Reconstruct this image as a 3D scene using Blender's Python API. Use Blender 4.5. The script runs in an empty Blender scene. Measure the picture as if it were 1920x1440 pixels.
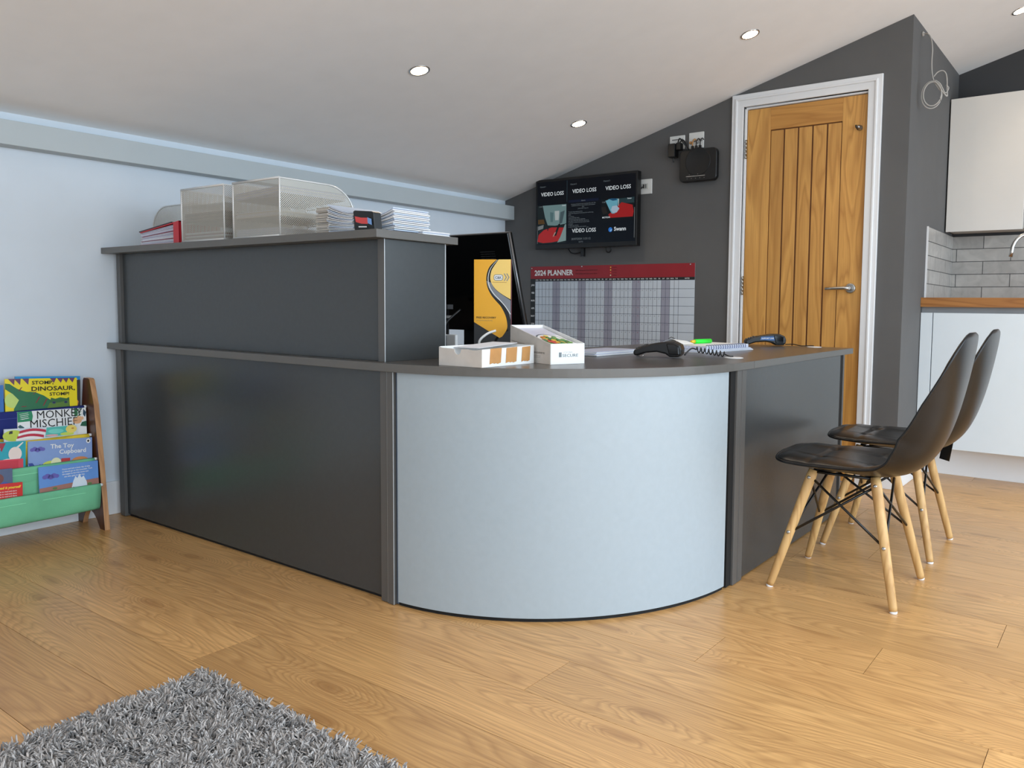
import bpy, bmesh, math, random
import numpy as np
from mathutils import Vector, Matrix
random.seed(7)
scn = bpy.context.scene
COL = scn.collection
PI = math.pi

# ------------------------------------------------------------------ colour and materials
def lin(c):
    return tuple(((x / 255) / 12.92 if x / 255 <= .04045 else ((x / 255 + .055) / 1.055) ** 2.4) for x in c)

def nd(nt, t, **kw):
    n = nt.nodes.new(t)
    for k, v in kw.items():
        if k in n.inputs: n.inputs[k].default_value = v
        else: setattr(n, k, v)
    return n

def newmat(name):
    m = bpy.data.materials.new(name); m.use_nodes = True
    nt = m.node_tree
    return m, nt, nt.nodes['Principled BSDF']

def M(name, rgb, rough=.5, metal=0, spec=.5, var=.06, vscale=8, bump=0, bscale=200, coat=0, emit=None, estr=1):
    m, nt, b = newmat(name)
    L = nt.links
    c = lin(rgb)
    tc = nd(nt, 'ShaderNodeTexCoord')
    nz = nd(nt, 'ShaderNodeTexNoise', Scale=vscale, Detail=4.0)
    L.new(tc.outputs['Object'], nz.inputs['Vector'])
    r = nd(nt, 'ShaderNodeValToRGB')
    r.color_ramp.elements[0].position = .3; r.color_ramp.elements[1].position = .7
    r.color_ramp.elements[0].color = (*[x * (1 - var) for x in c], 1)
    r.color_ramp.elements[1].color = (*[min(1, x * (1 + var)) for x in c], 1)
    L.new(nz.outputs['Fac'], r.inputs['Fac'])
    L.new(r.outputs['Color'], b.inputs['Base Color'])
    b.inputs['Roughness'].default_value = rough
    b.inputs['Metallic'].default_value = metal
    b.inputs['Specular IOR Level'].default_value = spec
    b.inputs['Coat Weight'].default_value = coat
    if bump:
        n2 = nd(nt, 'ShaderNodeTexNoise', Scale=bscale, Detail=3.0)
        L.new(tc.outputs['Object'], n2.inputs['Vector'])
        bp = nd(nt, 'ShaderNodeBump', Strength=bump, Distance=.002)
        L.new(n2.outputs['Fac'], bp.inputs['Height']); L.new(bp.outputs['Normal'], b.inputs['Normal'])
    if emit:
        b.inputs['Emission Color'].default_value = (*lin(emit), 1); b.inputs['Emission Strength'].default_value = estr
    return m

def wood(name, light, dark, axis='X', rough=.4, ring=26, stretch=9, scale=1.0, island=0.0, knots=True, pores=.5, bumps=.12, soft=.35, detail=2.5, dist=.5, knot=0):
    """oak: cathedral rings from contour lines of a stretched noise field, fine pores, tone per plank"""
    m, nt, b = newmat(name); L = nt.links
    tc = nd(nt, 'ShaderNodeTexCoord')
    geo = nd(nt, 'ShaderNodeNewGeometry')
    mp = nd(nt, 'ShaderNodeMapping')
    s = {'X': (1, stretch, stretch), 'Y': (stretch, 1, stretch), 'Z': (stretch, stretch, 1)}[axis]
    mp.inputs['Scale'].default_value = [k * scale for k in s]
    add = nd(nt, 'ShaderNodeVectorMath', operation='MULTIPLY_ADD')
    add.inputs[1].default_value = (37.1, 17.7, 9.3)
    cmb = nd(nt, 'ShaderNodeCombineXYZ')
    for k in 'XYZ': L.new(geo.outputs['Random Per Island'], cmb.inputs[k])
    L.new(cmb.outputs[0], add.inputs[0]); L.new(tc.outputs['Object'], mp.inputs['Vector']); L.new(mp.outputs['Vector'], add.inputs[2])
    n1 = nd(nt, 'ShaderNodeTexNoise', Scale=1.0, Detail=detail, Roughness=.45, Distortion=dist)
    L.new(add.outputs[0], n1.inputs['Vector'])
    mul = nd(nt, 'ShaderNodeMath', operation='MULTIPLY'); mul.inputs[1].default_value = ring
    L.new(n1.outputs['Fac'], mul.inputs[0])
    kdark = None
    if knot:
        mk_ = nd(nt, 'ShaderNodeMapping'); mk_.inputs['Scale'].default_value = (2.1, 7.4, 0); L.new(tc.outputs['Object'], mk_.inputs['Vector'])
        ak = nd(nt, 'ShaderNodeVectorMath', operation='MULTIPLY_ADD'); ak.inputs[1].default_value = (23.3, 41.1, 0)
        L.new(cmb.outputs[0], ak.inputs[0]); L.new(mk_.outputs['Vector'], ak.inputs[2])
        nw = nd(nt, 'ShaderNodeTexNoise', Scale=2.2, Detail=2.0); L.new(ak.outputs[0], nw.inputs['Vector'])
        aw = nd(nt, 'ShaderNodeVectorMath', operation='MULTIPLY_ADD'); aw.inputs[1].default_value = (.22, .22, 0)
        L.new(nw.outputs['Color'], aw.inputs[0]); L.new(ak.outputs[0], aw.inputs[2])
        vo = nd(nt, 'ShaderNodeTexVoronoi', voronoi_dimensions='2D', Scale=1.0); L.new(aw.outputs[0], vo.inputs['Vector'])
        sc_ = nd(nt, 'ShaderNodeSeparateColor'); L.new(vo.outputs['Color'], sc_.inputs[0])
        gt = nd(nt, 'ShaderNodeMath', operation='GREATER_THAN'); gt.inputs[1].default_value = .66; L.new(sc_.outputs[0], gt.inputs[0])
        ex_ = nd(nt, 'ShaderNodeMapRange', interpolation_type='SMOOTHSTEP'); ex_.inputs['From Min'].default_value = .55; ex_.inputs['From Max'].default_value = .0
        ex_.inputs['To Min'].default_value = 0; ex_.inputs['To Max'].default_value = 1; L.new(vo.outputs['Distance'], ex_.inputs['Value'])
        kg = nd(nt, 'ShaderNodeMath', operation='MULTIPLY'); L.new(ex_.outputs[0], kg.inputs[0]); L.new(gt.outputs[0], kg.inputs[1])
        kr = nd(nt, 'ShaderNodeMath', operation='MULTIPLY_ADD'); kr.inputs[1].default_value = knot; L.new(kg.outputs[0], kr.inputs[0]); L.new(mul.outputs[0], kr.inputs[2])
        mul = kr
        kd = nd(nt, 'ShaderNodeMapRange', interpolation_type='SMOOTHSTEP'); kd.inputs['From Min'].default_value = .74; kd.inputs['From Max'].default_value = 1.0
        kd.inputs['To Min'].default_value = 1; kd.inputs['To Max'].default_value = .5; L.new(kg.outputs[0], kd.inputs['Value']); kdark = kd
    fr = nd(nt, 'ShaderNodeMath', operation='FRACT'); L.new(mul.outputs[0], fr.inputs[0])
    rr = nd(nt, 'ShaderNodeValToRGB')
    e = rr.color_ramp.elements; e[0].position = 0; e[0].color = (soft, soft, soft, 1); e[1].position = .3; e[1].color = (1, 1, 1, 1)
    q_ = 1 - (1 - soft) * .45
    e.new(.8).color = (q_, q_, q_, 1); e.new(1.0).color = (soft, soft, soft, 1)
    L.new(fr.outputs[0], rr.inputs['Fac'])
    # pores: very stretched fine noise
    mp2 = nd(nt, 'ShaderNodeMapping')
    st2 = {'X': (4, 190, 190), 'Y': (160, 5, 160), 'Z': (160, 160, 5)}[axis]
    mp2.inputs['Scale'].default_value = st2
    ad2 = nd(nt, 'ShaderNodeVectorMath', operation='ADD')
    L.new(tc.outputs['Object'], mp2.inputs['Vector']); L.new(mp2.outputs['Vector'], ad2.inputs[0]); L.new(cmb.outputs[0], ad2.inputs[1])
    n2 = nd(nt, 'ShaderNodeTexNoise', Scale=1.0, Detail=3.0, Roughness=.6); L.new(ad2.outputs[0], n2.inputs['Vector'])
    pr = nd(nt, 'ShaderNodeValToRGB'); pe = pr.color_ramp.elements
    pe[0].position = .30; pe[0].color = (1 - pores,) * 3 + (1,); pe[1].position = .62; pe[1].color = (1, 1, 1, 1)
    L.new(n2.outputs['Fac'], pr.inputs['Fac'])
    # broad tone
    n3 = nd(nt, 'ShaderNodeTexNoise', Scale=.6, Detail=2.0); L.new(add.outputs[0], n3.inputs['Vector'])
    mx = nd(nt, 'ShaderNodeMath', operation='MULTIPLY'); L.new(rr.outputs['Color'], mx.inputs[0]); L.new(pr.outputs['Color'], mx.inputs[1])
    mr = nd(nt, 'ShaderNodeMapRange'); mr.inputs['From Min'].default_value = .3; mr.inputs['From Max'].default_value = .75
    mr.inputs['To Min'].default_value = .72; mr.inputs['To Max'].default_value = 1.12
    L.new(n3.outputs['Fac'], mr.inputs['Value'])
    mx2 = nd(nt, 'ShaderNodeMath', operation='MULTIPLY'); L.new(mx.outputs[0], mx2.inputs[0]); L.new(mr.outputs[0], mx2.inputs[1])
    if kdark:
        mx3 = nd(nt, 'ShaderNodeMath', operation='MULTIPLY'); L.new(mx2.outputs[0], mx3.inputs[0]); L.new(kdark.outputs[0], mx3.inputs[1]); mx2 = mx3
    cm = nd(nt, 'ShaderNodeMix', data_type='RGBA')
    cm.inputs['A'].default_value = (*lin(dark), 1); cm.inputs['B'].default_value = (*lin(light), 1)
    L.new(mx2.outputs[0], cm.inputs['Factor'])
    out = cm.outputs['Result']
    if island:
        hs = nd(nt, 'ShaderNodeHueSaturation')
        mi = nd(nt, 'ShaderNodeMapRange'); mi.inputs['To Min'].default_value = 1 - island; mi.inputs['To Max'].default_value = 1 + island
        L.new(geo.outputs['Random Per Island'], mi.inputs['Value']); L.new(mi.outputs[0], hs.inputs['Value']); L.new(out, hs.inputs['Color'])
        out = hs.outputs['Color']
    L.new(out, b.inputs['Base Color'])
    b.inputs['Roughness'].default_value = rough
    bp = nd(nt, 'ShaderNodeBump', Strength=bumps, Distance=.001); L.new(mx.outputs[0], bp.inputs['Height']); L.new(bp.outputs['Normal'], b.inputs['Normal'])
    return m

def tile_mat(name, u, offx, L_, H, z0):
    """long grey stoneware tiles with dark grout; u = horizontal axis of the wall"""
    m, nt, b = newmat(name); L = nt.links
    geo = nd(nt, 'ShaderNodeNewGeometry'); sx = nd(nt, 'ShaderNodeSeparateXYZ'); L.new(geo.outputs['Position'], sx.inputs[0])
    cb = nd(nt, 'ShaderNodeCombineXYZ')
    a = nd(nt, 'ShaderNodeMath', operation='SUBTRACT'); a.inputs[1].default_value = offx; L.new(sx.outputs[u], a.inputs[0])
    z = nd(nt, 'ShaderNodeMath', operation='SUBTRACT'); z.inputs[1].default_value = z0; L.new(sx.outputs['Z'], z.inputs[0])
    L.new(a.outputs[0], cb.inputs['X']); L.new(z.outputs[0], cb.inputs['Y'])
    br = nd(nt, 'ShaderNodeTexBrick', offset=.5, offset_frequency=2)
    br.inputs['Scale'].default_value = 1; br.inputs['Brick Width'].default_value = L_; br.inputs['Row Height'].default_value = H
    br.inputs['Mortar Size'].default_value = .0022; br.inputs['Mortar Smooth'].default_value = .1; br.inputs['Bias'].default_value = 0
    br.inputs['Color1'].default_value = (*lin((186, 183, 177)), 1); br.inputs['Color2'].default_value = (*lin((168, 165, 160)), 1)
    br.inputs['Mortar'].default_value = (*lin((70, 70, 70)), 1)
    L.new(cb.outputs[0], br.inputs['Vector'])
    nz = nd(nt, 'ShaderNodeTexNoise', Scale=14.0, Detail=6.0, Distortion=1.2); L.new(geo.outputs['Position'], nz.inputs['Vector'])
    mr = nd(nt, 'ShaderNodeMapRange'); mr.inputs['To Min'].default_value = .7; mr.inputs['To Max'].default_value = 1.3
    L.new(nz.outputs['Fac'], mr.inputs['Value'])
    hs = nd(nt, 'ShaderNodeHueSaturation'); L.new(br.outputs['Color'], hs.inputs['Color']); L.new(mr.outputs[0], hs.inputs['Value'])
    L.new(hs.outputs['Color'], b.inputs['Base Color'])
    b.inputs['Roughness'].default_value = .35
    bp = nd(nt, 'ShaderNodeBump', Strength=.4, Distance=.002, invert=True); L.new(br.outputs['Fac'], bp.inputs['Height']); L.new(bp.outputs['Normal'], b.inputs['Normal'])
    return m

def mesh_mat(name, rgb, pitch=.0042, hole=.62):
    """expanded wire mesh: real see-through holes from a diamond lattice on the sheet"""
    m, nt, b = newmat(name); L = nt.links
    tc = nd(nt, 'ShaderNodeTexCoord'); sx = nd(nt, 'ShaderNodeSeparateXYZ'); L.new(tc.outputs['Object'], sx.inputs[0])
    h = nd(nt, 'ShaderNodeMath', operation='ADD'); L.new(sx.outputs['X'], h.inputs[0]); L.new(sx.outputs['Y'], h.inputs[1])
    fs = []
    for op in ('ADD', 'SUBTRACT'):
        a = nd(nt, 'ShaderNodeMath', operation=op); L.new(h.outputs[0], a.inputs[0]); L.new(sx.outputs['Z'], a.inputs[1])
        d = nd(nt, 'ShaderNodeMath', operation='DIVIDE'); d.inputs[1].default_value = pitch; L.new(a.outputs[0], d.inputs[0])
        f = nd(nt, 'ShaderNodeMath', operation='FRACT'); L.new(d.outputs[0], f.inputs[0])
        c = nd(nt, 'ShaderNodeMath', operation='LESS_THAN'); c.inputs[1].default_value = hole; L.new(f.outputs[0], c.inputs[0])
        fs.append(c)
    al = nd(nt, 'ShaderNodeMath', operation='MULTIPLY'); L.new(fs[0].outputs[0], al.inputs[0]); L.new(fs[1].outputs[0], al.inputs[1])
    inv = nd(nt, 'ShaderNodeMath', operation='SUBTRACT'); inv.inputs[0].default_value = 1; L.new(al.outputs[0], inv.inputs[1])
    L.new(inv.outputs[0], b.inputs['Alpha'])
    b.inputs['Base Color'].default_value = (*lin(rgb), 1); b.inputs['Roughness'].default_value = .45; b.inputs['Metallic'].default_value = .35
    return m

# ------------------------------------------------------------------ mesh building
def wloc(o):
    v = Vector((0, 0, 0))
    while o is not None:
        v += o.location; o = o.parent
    return v

def tag(o, label=None, cat=None, group=None, kind=None):
    for k, v in (('label', label), ('category', cat), ('group', group), ('kind', kind)):
        if v: o[k] = v
    return o

def thing(name, loc, label, cat, rz=0, group=None, kind=None):
    o = bpy.data.objects.new(name, None); COL.objects.link(o)
    o.location = loc; o.rotation_euler = (0, 0, rz); o.empty_display_size = .1
    return tag(o, label, cat, group, kind)

class MB:
    def __init__(s): s.v = []; s.f = []; s.m = []; s.s = []; s.mats = []; s.X = Matrix.Identity(4)
    def mi(s, m):
        if m not in s.mats: s.mats.append(m)
        return s.mats.index(m)
    def add(s, vs, fs, m, smooth=False):
        k = len(s.v); i = s.mi(m)
        s.v += [tuple(s.X @ Vector(v)) for v in vs]
        s.f += [tuple(a + k for a in f) for f in fs]; s.m += [i] * len(fs); s.s += [smooth] * len(fs)
        return s
    def box(s, x0, x1, y0, y1, z0, z1, m):
        v = [(x, y, z) for z in (z0, z1) for y in (y0, y1) for x in (x0, x1)]
        return s.add(v, [(0, 2, 3, 1), (4, 5, 7, 6), (0, 1, 5, 4), (2, 6, 7, 3), (0, 4, 6, 2), (1, 3, 7, 5)], m)
    def prism(s, pts, off, m, smooth=False, sidemat=None):
        n = len(pts); o = Vector(off)
        vs = [tuple(p) for p in pts] + [tuple(Vector(p) + o) for p in pts]
        s.add(vs, [tuple(range(n))[::-1], tuple(range(n, 2 * n))], m)
        return s.add(vs, [(i, (i + 1) % n, n + (i + 1) % n, n + i) for i in range(n)], sidemat or m, smooth)
    def poly(s, pts, m): return s.add(pts, [tuple(range(len(pts)))], m)
    def tube(s, path, r, m, n=8, closed=False, cap=True, smooth=True):
        P = [Vector(p) for p in path]; N = len(P)
        rs = r if isinstance(r, (list, tuple)) else [r] * N
        T = []
        for i in range(N):
            a, b = (P[(i - 1) % N], P[(i + 1) % N]) if closed else (P[max(i - 1, 0)], P[min(i + 1, N - 1)])
            T.append((b - a).normalized())
        up = Vector((0, 0, 1)) if abs(T[0].z) < .9 else Vector((1, 0, 0))
        u = T[0].cross(up).normalized(); vs = []
        for i in range(N):
            u = (u - T[i] * u.dot(T[i])).normalized(); w = T[i].cross(u)
            for k in range(n):
                a = 2 * PI * k / n; vs.append(P[i] + (u * math.cos(a) + w * math.sin(a)) * rs[i])
        fs = []
        for i in range(N if closed else N - 1):
            j = (i + 1) % N
            fs += [(i * n + k, i * n + (k + 1) % n, j * n + (k + 1) % n, j * n + k) for k in range(n)]
        s.add(vs, fs, m, smooth)
        if cap and not closed:
            s.add(vs[:n], [tuple(range(n))[::-1]], m); s.add(vs[-n:], [tuple(range(n))], m)
        return s
    def lathe(s, prof, c, ax, m, n=24, smooth=True):
        A = Vector(ax).normalized(); u = A.orthogonal().normalized(); w = A.cross(u); c = Vector(c)
        vs = [c + A * h + (u * math.cos(2 * PI * k / n) + w * math.sin(2 * PI * k / n)) * r for r, h in prof for k in range(n)]
        fs = [(i * n + k, i * n + (k + 1) % n, (i + 1) * n + (k + 1) % n, (i + 1) * n + k) for i in range(len(prof) - 1) for k in range(n)]
        s.add(vs, fs, m, smooth)
        if prof[0][0] > 1e-6: s.add(vs[:n], [tuple(range(n))[::-1]], m)
        if prof[-1][0] > 1e-6: s.add(vs[-n:], [tuple(range(n))], m)
        return s
    def disc(s, c, ax, r, m, n=20, ry=None, u=None):
        A = Vector(ax).normalized(); u = Vector(u).normalized() if u else A.orthogonal().normalized(); w = A.cross(u); c = Vector(c)
        return s.poly([c + u * math.cos(2 * PI * k / n) * r + w * math.sin(2 * PI * k / n) * (ry or r) for k in range(n)], m)
    def grid(s, rows, m, smooth=True, closed=False):
        R = len(rows); C = len(rows[0])
        vs = [p for r in rows for p in r]
        fs = [(i * C + j, i * C + (j + 1) % C, (i + 1) * C + (j + 1) % C, (i + 1) * C + j) for i in range(R - 1) for j in range(C if closed else C - 1)]
        return s.add(vs, fs, m, smooth)
    def text(s, t, o, ex, ey, h, m, align='LEFT', bold=0, sx=1.0, shear=0):
        """lettering as flat mesh: o = anchor on the baseline, h = cap height"""
        vs, fs = glyphs(t, bold, align, shear)
        o = Vector(o); ex = Vector(ex).normalized(); ey = Vector(ey).normalized(); k = h / .70
        return s.add([o + ex * (x * k * sx) + ey * (y * k) for x, y in vs], fs, m)
    def build(s, name, parent=None, label=None, cat=None, group=None, kind=None, bevel=0, bseg=2, world=True, recalc=True, subsurf=0):
        if parent is not None: off = wloc(parent) if world else Vector((0, 0, 0))
        else:
            a = np.array(s.v); off = Vector(((a[:, 0].min() + a[:, 0].max()) / 2, (a[:, 1].min() + a[:, 1].max()) / 2, a[:, 2].min()))
        me = bpy.data.meshes.new(name)
        me.from_pydata([tuple(Vector(v) - off) for v in s.v], [], s.f)
        for m in s.mats: me.materials.append(m)
        me.polygons.foreach_set('material_index', s.m); me.polygons.foreach_set('use_smooth', s.s)
        if recalc:
            bm = bmesh.new(); bm.from_mesh(me)
            bmesh.ops.remove_doubles(bm, verts=bm.verts, dist=1e-6)
            bmesh.ops.recalc_face_normals(bm, faces=bm.faces); bm.to_mesh(me); bm.free()
        me.update()
        o = bpy.data.objects.new(name, me); COL.objects.link(o)
        if parent is not None: o.parent = parent
        else: o.location = off
        if bevel:
            b = o.modifiers.new('b', 'BEVEL'); b.width = bevel; b.segments = bseg; b.limit_method = 'ANGLE'; b.angle_limit = math.radians(50)
        if subsurf:
            b = o.modifiers.new('s', 'SUBSURF'); b.levels = subsurf; b.render_levels = subsurf
        return tag(o, label, cat, group, kind)

_G = {}
def glyphs(t, bold, align, shear):
    key = (t, bold, align, shear)
    if key in _G: return _G[key]
    cu = bpy.data.curves.new('t', 'FONT'); cu.body = t; cu.align_x = align; cu.offset = bold; cu.shear = shear; cu.resolution_u = 2
    ob = bpy.data.objects.new('t', cu); COL.objects.link(ob)
    bpy.context.view_layer.update()
    dg = bpy.context.evaluated_depsgraph_get()
    me = bpy.data.meshes.new_from_object(ob.evaluated_get(dg))
    r = ([(v.co.x, v.co.y) for v in me.vertices], [tuple(p.vertices) for p in me.polygons])
    bpy.data.objects.remove(ob); bpy.data.curves.remove(cu); bpy.data.meshes.remove(me)
    _G[key] = r
    return r

def rrect(w, h, r, n=5):
    """rounded rectangle outline (u, v), centred"""
    o = []
    for cx, cy, a0 in ((w / 2 - r, h / 2 - r, 0), (-w / 2 + r, h / 2 - r, 90), (-w / 2 + r, -h / 2 + r, 180), (w / 2 - r, -h / 2 + r, 270)):
        for k in range(n + 1):
            a = math.radians(a0 + 90 * k / n); o.append((cx + r * math.cos(a), cy + r * math.sin(a)))
    return o

def crom(P, n):
    """Catmull-Rom resample of points (any dimension), uniform arc length"""
    P = [np.array(p, float) for p in P]; Q = [2 * P[0] - P[1]] + P + [2 * P[-1] - P[-2]]; o = []
    for i in range(1, len(Q) - 2):
        for k in range(24):
            t = k / 24; a, b, c, d = Q[i - 1:i + 3]
            o.append(.5 * (2 * b + (c - a) * t + (2 * a - 5 * b + 4 * c - d) * t * t + (3 * b - a - 3 * c + d) * t ** 3))
    o.append(P[-1]); o = np.array(o)
    s = np.concatenate([[0], np.cumsum(np.linalg.norm(np.diff(o[:, :3], axis=0), axis=1))])
    g = np.linspace(0, s[-1], n)
    return np.array([[np.interp(x, s, o[:, j]) for j in range(o.shape[1])] for x in g])

# ------------------------------------------------------------------ materials used in many places
m_ceil = M('ceiling_paint', (243, 240, 237), .9, var=.015, bump=.05, bscale=300)
m_wall = M('pale_wall_paint', (222, 231, 239), .85, var=.015, bump=.05, bscale=300)
m_ledge = M('ledge_paint', (192, 200, 202), .85, var=.015)
m_dwall = M('charcoal_wall_paint', (96, 95, 94), .75, var=.03, bump=.08, bscale=260)
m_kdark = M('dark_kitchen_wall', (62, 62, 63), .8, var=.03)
m_white = M('white_gloss', (236, 237, 238), .35, var=.01)
m_skirt = M('white_skirting', (240, 241, 242), .4, var=.01)
m_desk = M('graphite_laminate', (62, 65, 66), .27, var=.03, vscale=60, bump=.06, bscale=500)
m_desk_edge = M('graphite_edging', (98, 96, 92), .36, var=.03)
m_desk_top = M('graphite_top', (84, 80, 76), .28, var=.05, vscale=120, bump=.05, bscale=600)
m_post = M('graphite_post', (90, 89, 87), .45, var=.02)
m_pline = M('post_edge_line', (190, 194, 196), .4, metal=.3)
m_silver = M('silver_laminate', (168, 180, 187), .40, var=.02, vscale=50, bump=.05, bscale=500)
m_black = M('black_plastic', (14, 14, 15), .35, var=.1)
m_gap = M('shadow_and_dark_trim', (16, 17, 18), .8)  # near-black for the floor shadow lines and the dark trim strips
m_blackgloss = M('black_gloss', (6, 6, 7), .08, spec=.4)
m_chrome = M('brushed_chrome', (200, 200, 198), .22, metal=1)
m_steel = M('satin_steel', (190, 190, 188), .3, metal=1)
m_paper = M('paper_white', (232, 234, 240), .8, var=.03, vscale=30)
m_paperedge = M('paper_edges', (205, 208, 222), .85, var=.14, vscale=160)
m_card = M('white_card', (240, 240, 238), .6, var=.015)
m_shadegrey = M('card_shade_grey', (205, 198, 190), .75, var=.05, vscale=30)  # shade of white card sides put into a grey; also a router line
m_tan = M('brown_kraft', (196, 142, 84), .7, var=.06, vscale=40)
m_ink = M('black_ink', (28, 27, 27), .6)
m_greyink = M('grey_ink', (120, 118, 116), .7)
m_leather = M('black_leatherette', (18, 18, 19), .28, spec=.38, var=.15, vscale=20, bump=.12, bscale=420)
m_beech = wood('beech_leg', (226, 188, 128), (176, 128, 72), 'Z', .5, ring=5, stretch=14, scale=1.2, pores=.18, bumps=.05)
m_floor = wood('oak_laminate', (228, 178, 116), (150, 103, 58), 'X', .30, ring=40, stretch=6.5, scale=.8, island=.10, pores=.46, bumps=.05, soft=.58, detail=1.6, dist=.25, knot=9)
m_fgap = M('plank_joint', (88, 60, 34), .8)
m_oak = wood('honey_oak', (226, 170, 92), (172, 116, 54), 'Z', .42, ring=9, stretch=11, scale=.8, island=.07, pores=.32, bumps=.08)
m_oakh = wood('honey_oak_rail', (220, 162, 84), (170, 112, 50), 'X', .42, ring=9, stretch=11, scale=.8, island=.05, pores=.3, bumps=.08)
m_oakgroove = M('oak_groove', (104, 62, 22), .6)
m_butcher = wood('oak_block_worktop', (186, 128, 68), (130, 80, 36), 'X', .4, ring=7, stretch=10, island=.2, pores=.3, bumps=.05)
m_walnut = wood('walnut_face', (98, 54, 30), (52, 26, 14), 'Z', .35, ring=6, stretch=10, pores=.25, bumps=.05)
m_walnut_e = wood('walnut_edge', (204, 154, 108), (160, 112, 72), 'Z', .5, ring=4, stretch=14, pores=.2, bumps=.05)

# ------------------------------------------------------------------ room shell
WX, WY, KX, KY = -1.744, 2.578, .8735, 3.790     # left wall, back wall, kitchen side wall, kitchen wall
ZL, SL = 1.6318, .2795                            # ceiling height at the left wall and its slope in X
RX, FY = 4.6, -4.6                                # window side and far side behind the camera
def cz(x): return ZL + SL * (x - WX)

fl = MB()
W = .19; y0 = .004
fl.box(WX - .12, RX + .12, FY - .12, KY + .12, -.05, -.004, m_fgap)
anch = {-3: -.10, -2: .104, -1: .685, 1: .945, 2: 1.321, 4: 1.575}
rnd = random.Random(3)
k = math.floor((FY - y0) / W)
while y0 + k * W < KY:
    a, b = y0 + k * W, y0 + (k + 1) * W
    x = anch.get(k, rnd.uniform(-1, 1)) - 1.285 * 3
    while x < RX:
        xa, xb = max(x, WX), min(x + 1.285, RX)
        if xb > xa: fl.box(xa + .0007, xb - .0007, max(a, FY) + .0007, min(b, KY) - .0007, -.006, 0, m_floor)
        x += 1.285
    k += 1
fl.build('floor', kind='structure', label='oak laminate plank floor')

MB().box(WX - .12, WX, FY - .12, WY + .1, -.05, ZL + .08, m_wall).build('wall_left', kind='structure', label='pale blue grey wall behind the bookcase and desk')
# back wall with the door opening
D0, D1, DZ = .000, .680, 2.028
wb = MB()
def bw(x0, x1, za, zb=None):
    wb.prism([(x0, WY, za), (x1, WY, za), (x1, WY, zb if zb else cz(x1) + .06), (x0, WY, zb if zb else cz(x0) + .06)], (0, .1, 0), m_dwall)
bw(WX - .12, D0, -.05); bw(D1, KX, -.05); bw(D0, D1, DZ)
wb.build('wall_back', kind='structure', label='charcoal painted wall with the television and oak door')
MB().prism([(KX - .1, WY + .1, -.05), (KX, WY + .1, -.05), (KX, WY + .1, cz(KX) + .06), (KX - .1, WY + .1, cz(KX - .1) + .06)], (0, KY - WY, 0), m_dwall).build('wall_side', kind='structure', label='charcoal return wall beside the kitchen')
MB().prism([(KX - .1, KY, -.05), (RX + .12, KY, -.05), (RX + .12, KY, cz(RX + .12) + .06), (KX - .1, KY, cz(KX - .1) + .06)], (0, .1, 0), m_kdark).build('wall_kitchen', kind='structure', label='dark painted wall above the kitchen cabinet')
MB().prism([(WX - .12, FY - .12, -.05), (RX + .12, FY - .12, -.05), (RX + .12, FY - .12, cz(RX + .12)), (WX - .12, FY - .12, cz(WX - .12))], (0, .12, 0), m_wall).build('wall_front', kind='structure')
# window side: openings between piers, light comes in here
wr = MB()
for a, b, z0_, z1_ in ((FY - .12, KY + .1, -.05, .06), (FY - .12, KY + .1, 2.35, cz(RX) + .06), (FY - .12, -3.9, .06, 2.35), (-1.55, -1.25, .06, 2.35), (1.15, 1.45, .06, 2.35), (3.3, KY + .1, .06, 2.35)):
    wr.box(RX, RX + .12, a, b, z0_, z1_, m_wall)
wr.build('wall_right', kind='structure')
for i, (a, b) in enumerate(((-3.9, -1.55), (-1.25, 1.15), (1.45, 3.3))):
    wf = MB()
    for c, d, e, f in ((a, b, .06, .12), (a, b, 2.29, 2.35), (a, a + .06, .12, 2.29), (b - .06, b, .12, 2.29), ((a + b) / 2 - .04, (a + b) / 2 + .04, .12, 2.29)):
        wf.box(RX + .03, RX + .09, c, d, e, f, m_white)
    wf.build('window_%d' % (i + 1), kind='structure')
MB().prism([(WX - .12, FY - .12, cz(WX - .12)), (RX + .12, FY - .12, cz(RX + .12)), (RX + .12, FY - .12, cz(RX + .12) + .1), (WX - .12, FY - .12, cz(WX - .12) + .1)], (0, KY - FY + .24, 0), m_ceil).build('ceiling', kind='structure', label='sloping white ceiling with recessed lights')
MB().box(WX, -1.6617, FY, WY, 1.498, 1.590, m_ledge).build('trim_1', kind='structure', bevel=.002, label='pale boxed ledge running along the left wall')
MB().box(WX, WX + .016, FY, WY, 0, .142, m_skirt).build('baseboard_left', kind='structure', bevel=.003)
bb = MB(); bb.box(WX + .016, -.075, WY - .016, WY, 0, .142, m_skirt); bb.box(.742, KX, WY - .016, WY, 0, .142, m_skirt)
bb.build('baseboard_back', kind='structure', bevel=.003)
MB().box(KX, KX + .016, WY - .016, 3.16, 0, .142, m_skirt).build('baseboard_side', kind='structure', bevel=.003)

# ------------------------------------------------------------------ oak door
door = thing('door_1', (.34, WY, 0), 'oak boarded door in a white frame on the charcoal wall', None, kind='structure')
fr = MB()
A0, A1, AZ = -.071, .742, 2.098
for o_, y_, d_ in ((0, WY - .018, .018), (.022, WY - .026, .010), (.052, WY - .014, .014)):
    w_ = .070 if o_ == 0 else (.012 if o_ == .022 else 0.018)
    pts_o = [(A0 + o_, 0), (A0 + o_, AZ - o_), (A1 - o_, AZ - o_), (A1 - o_, 0)]
    pts_i = [(A0 + o_ + w_, 0), (A0 + o_ + w_, AZ - o_ - w_), (A1 - o_ - w_, AZ - o_ - w_), (A1 - o_ - w_, 0)]
    for i in range(3):
        q = [pts_o[i], pts_o[i + 1], pts_i[i + 1], pts_i[i]]
        fr.prism([(a, y_, b) for a, b in q], (0, d_, 0), m_white)
for x0, x1 in ((D0, D0 + .012), (D1 - .012, D1)): fr.box(x0, x1, WY - .002, WY + .1, 0, DZ, m_white)
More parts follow.
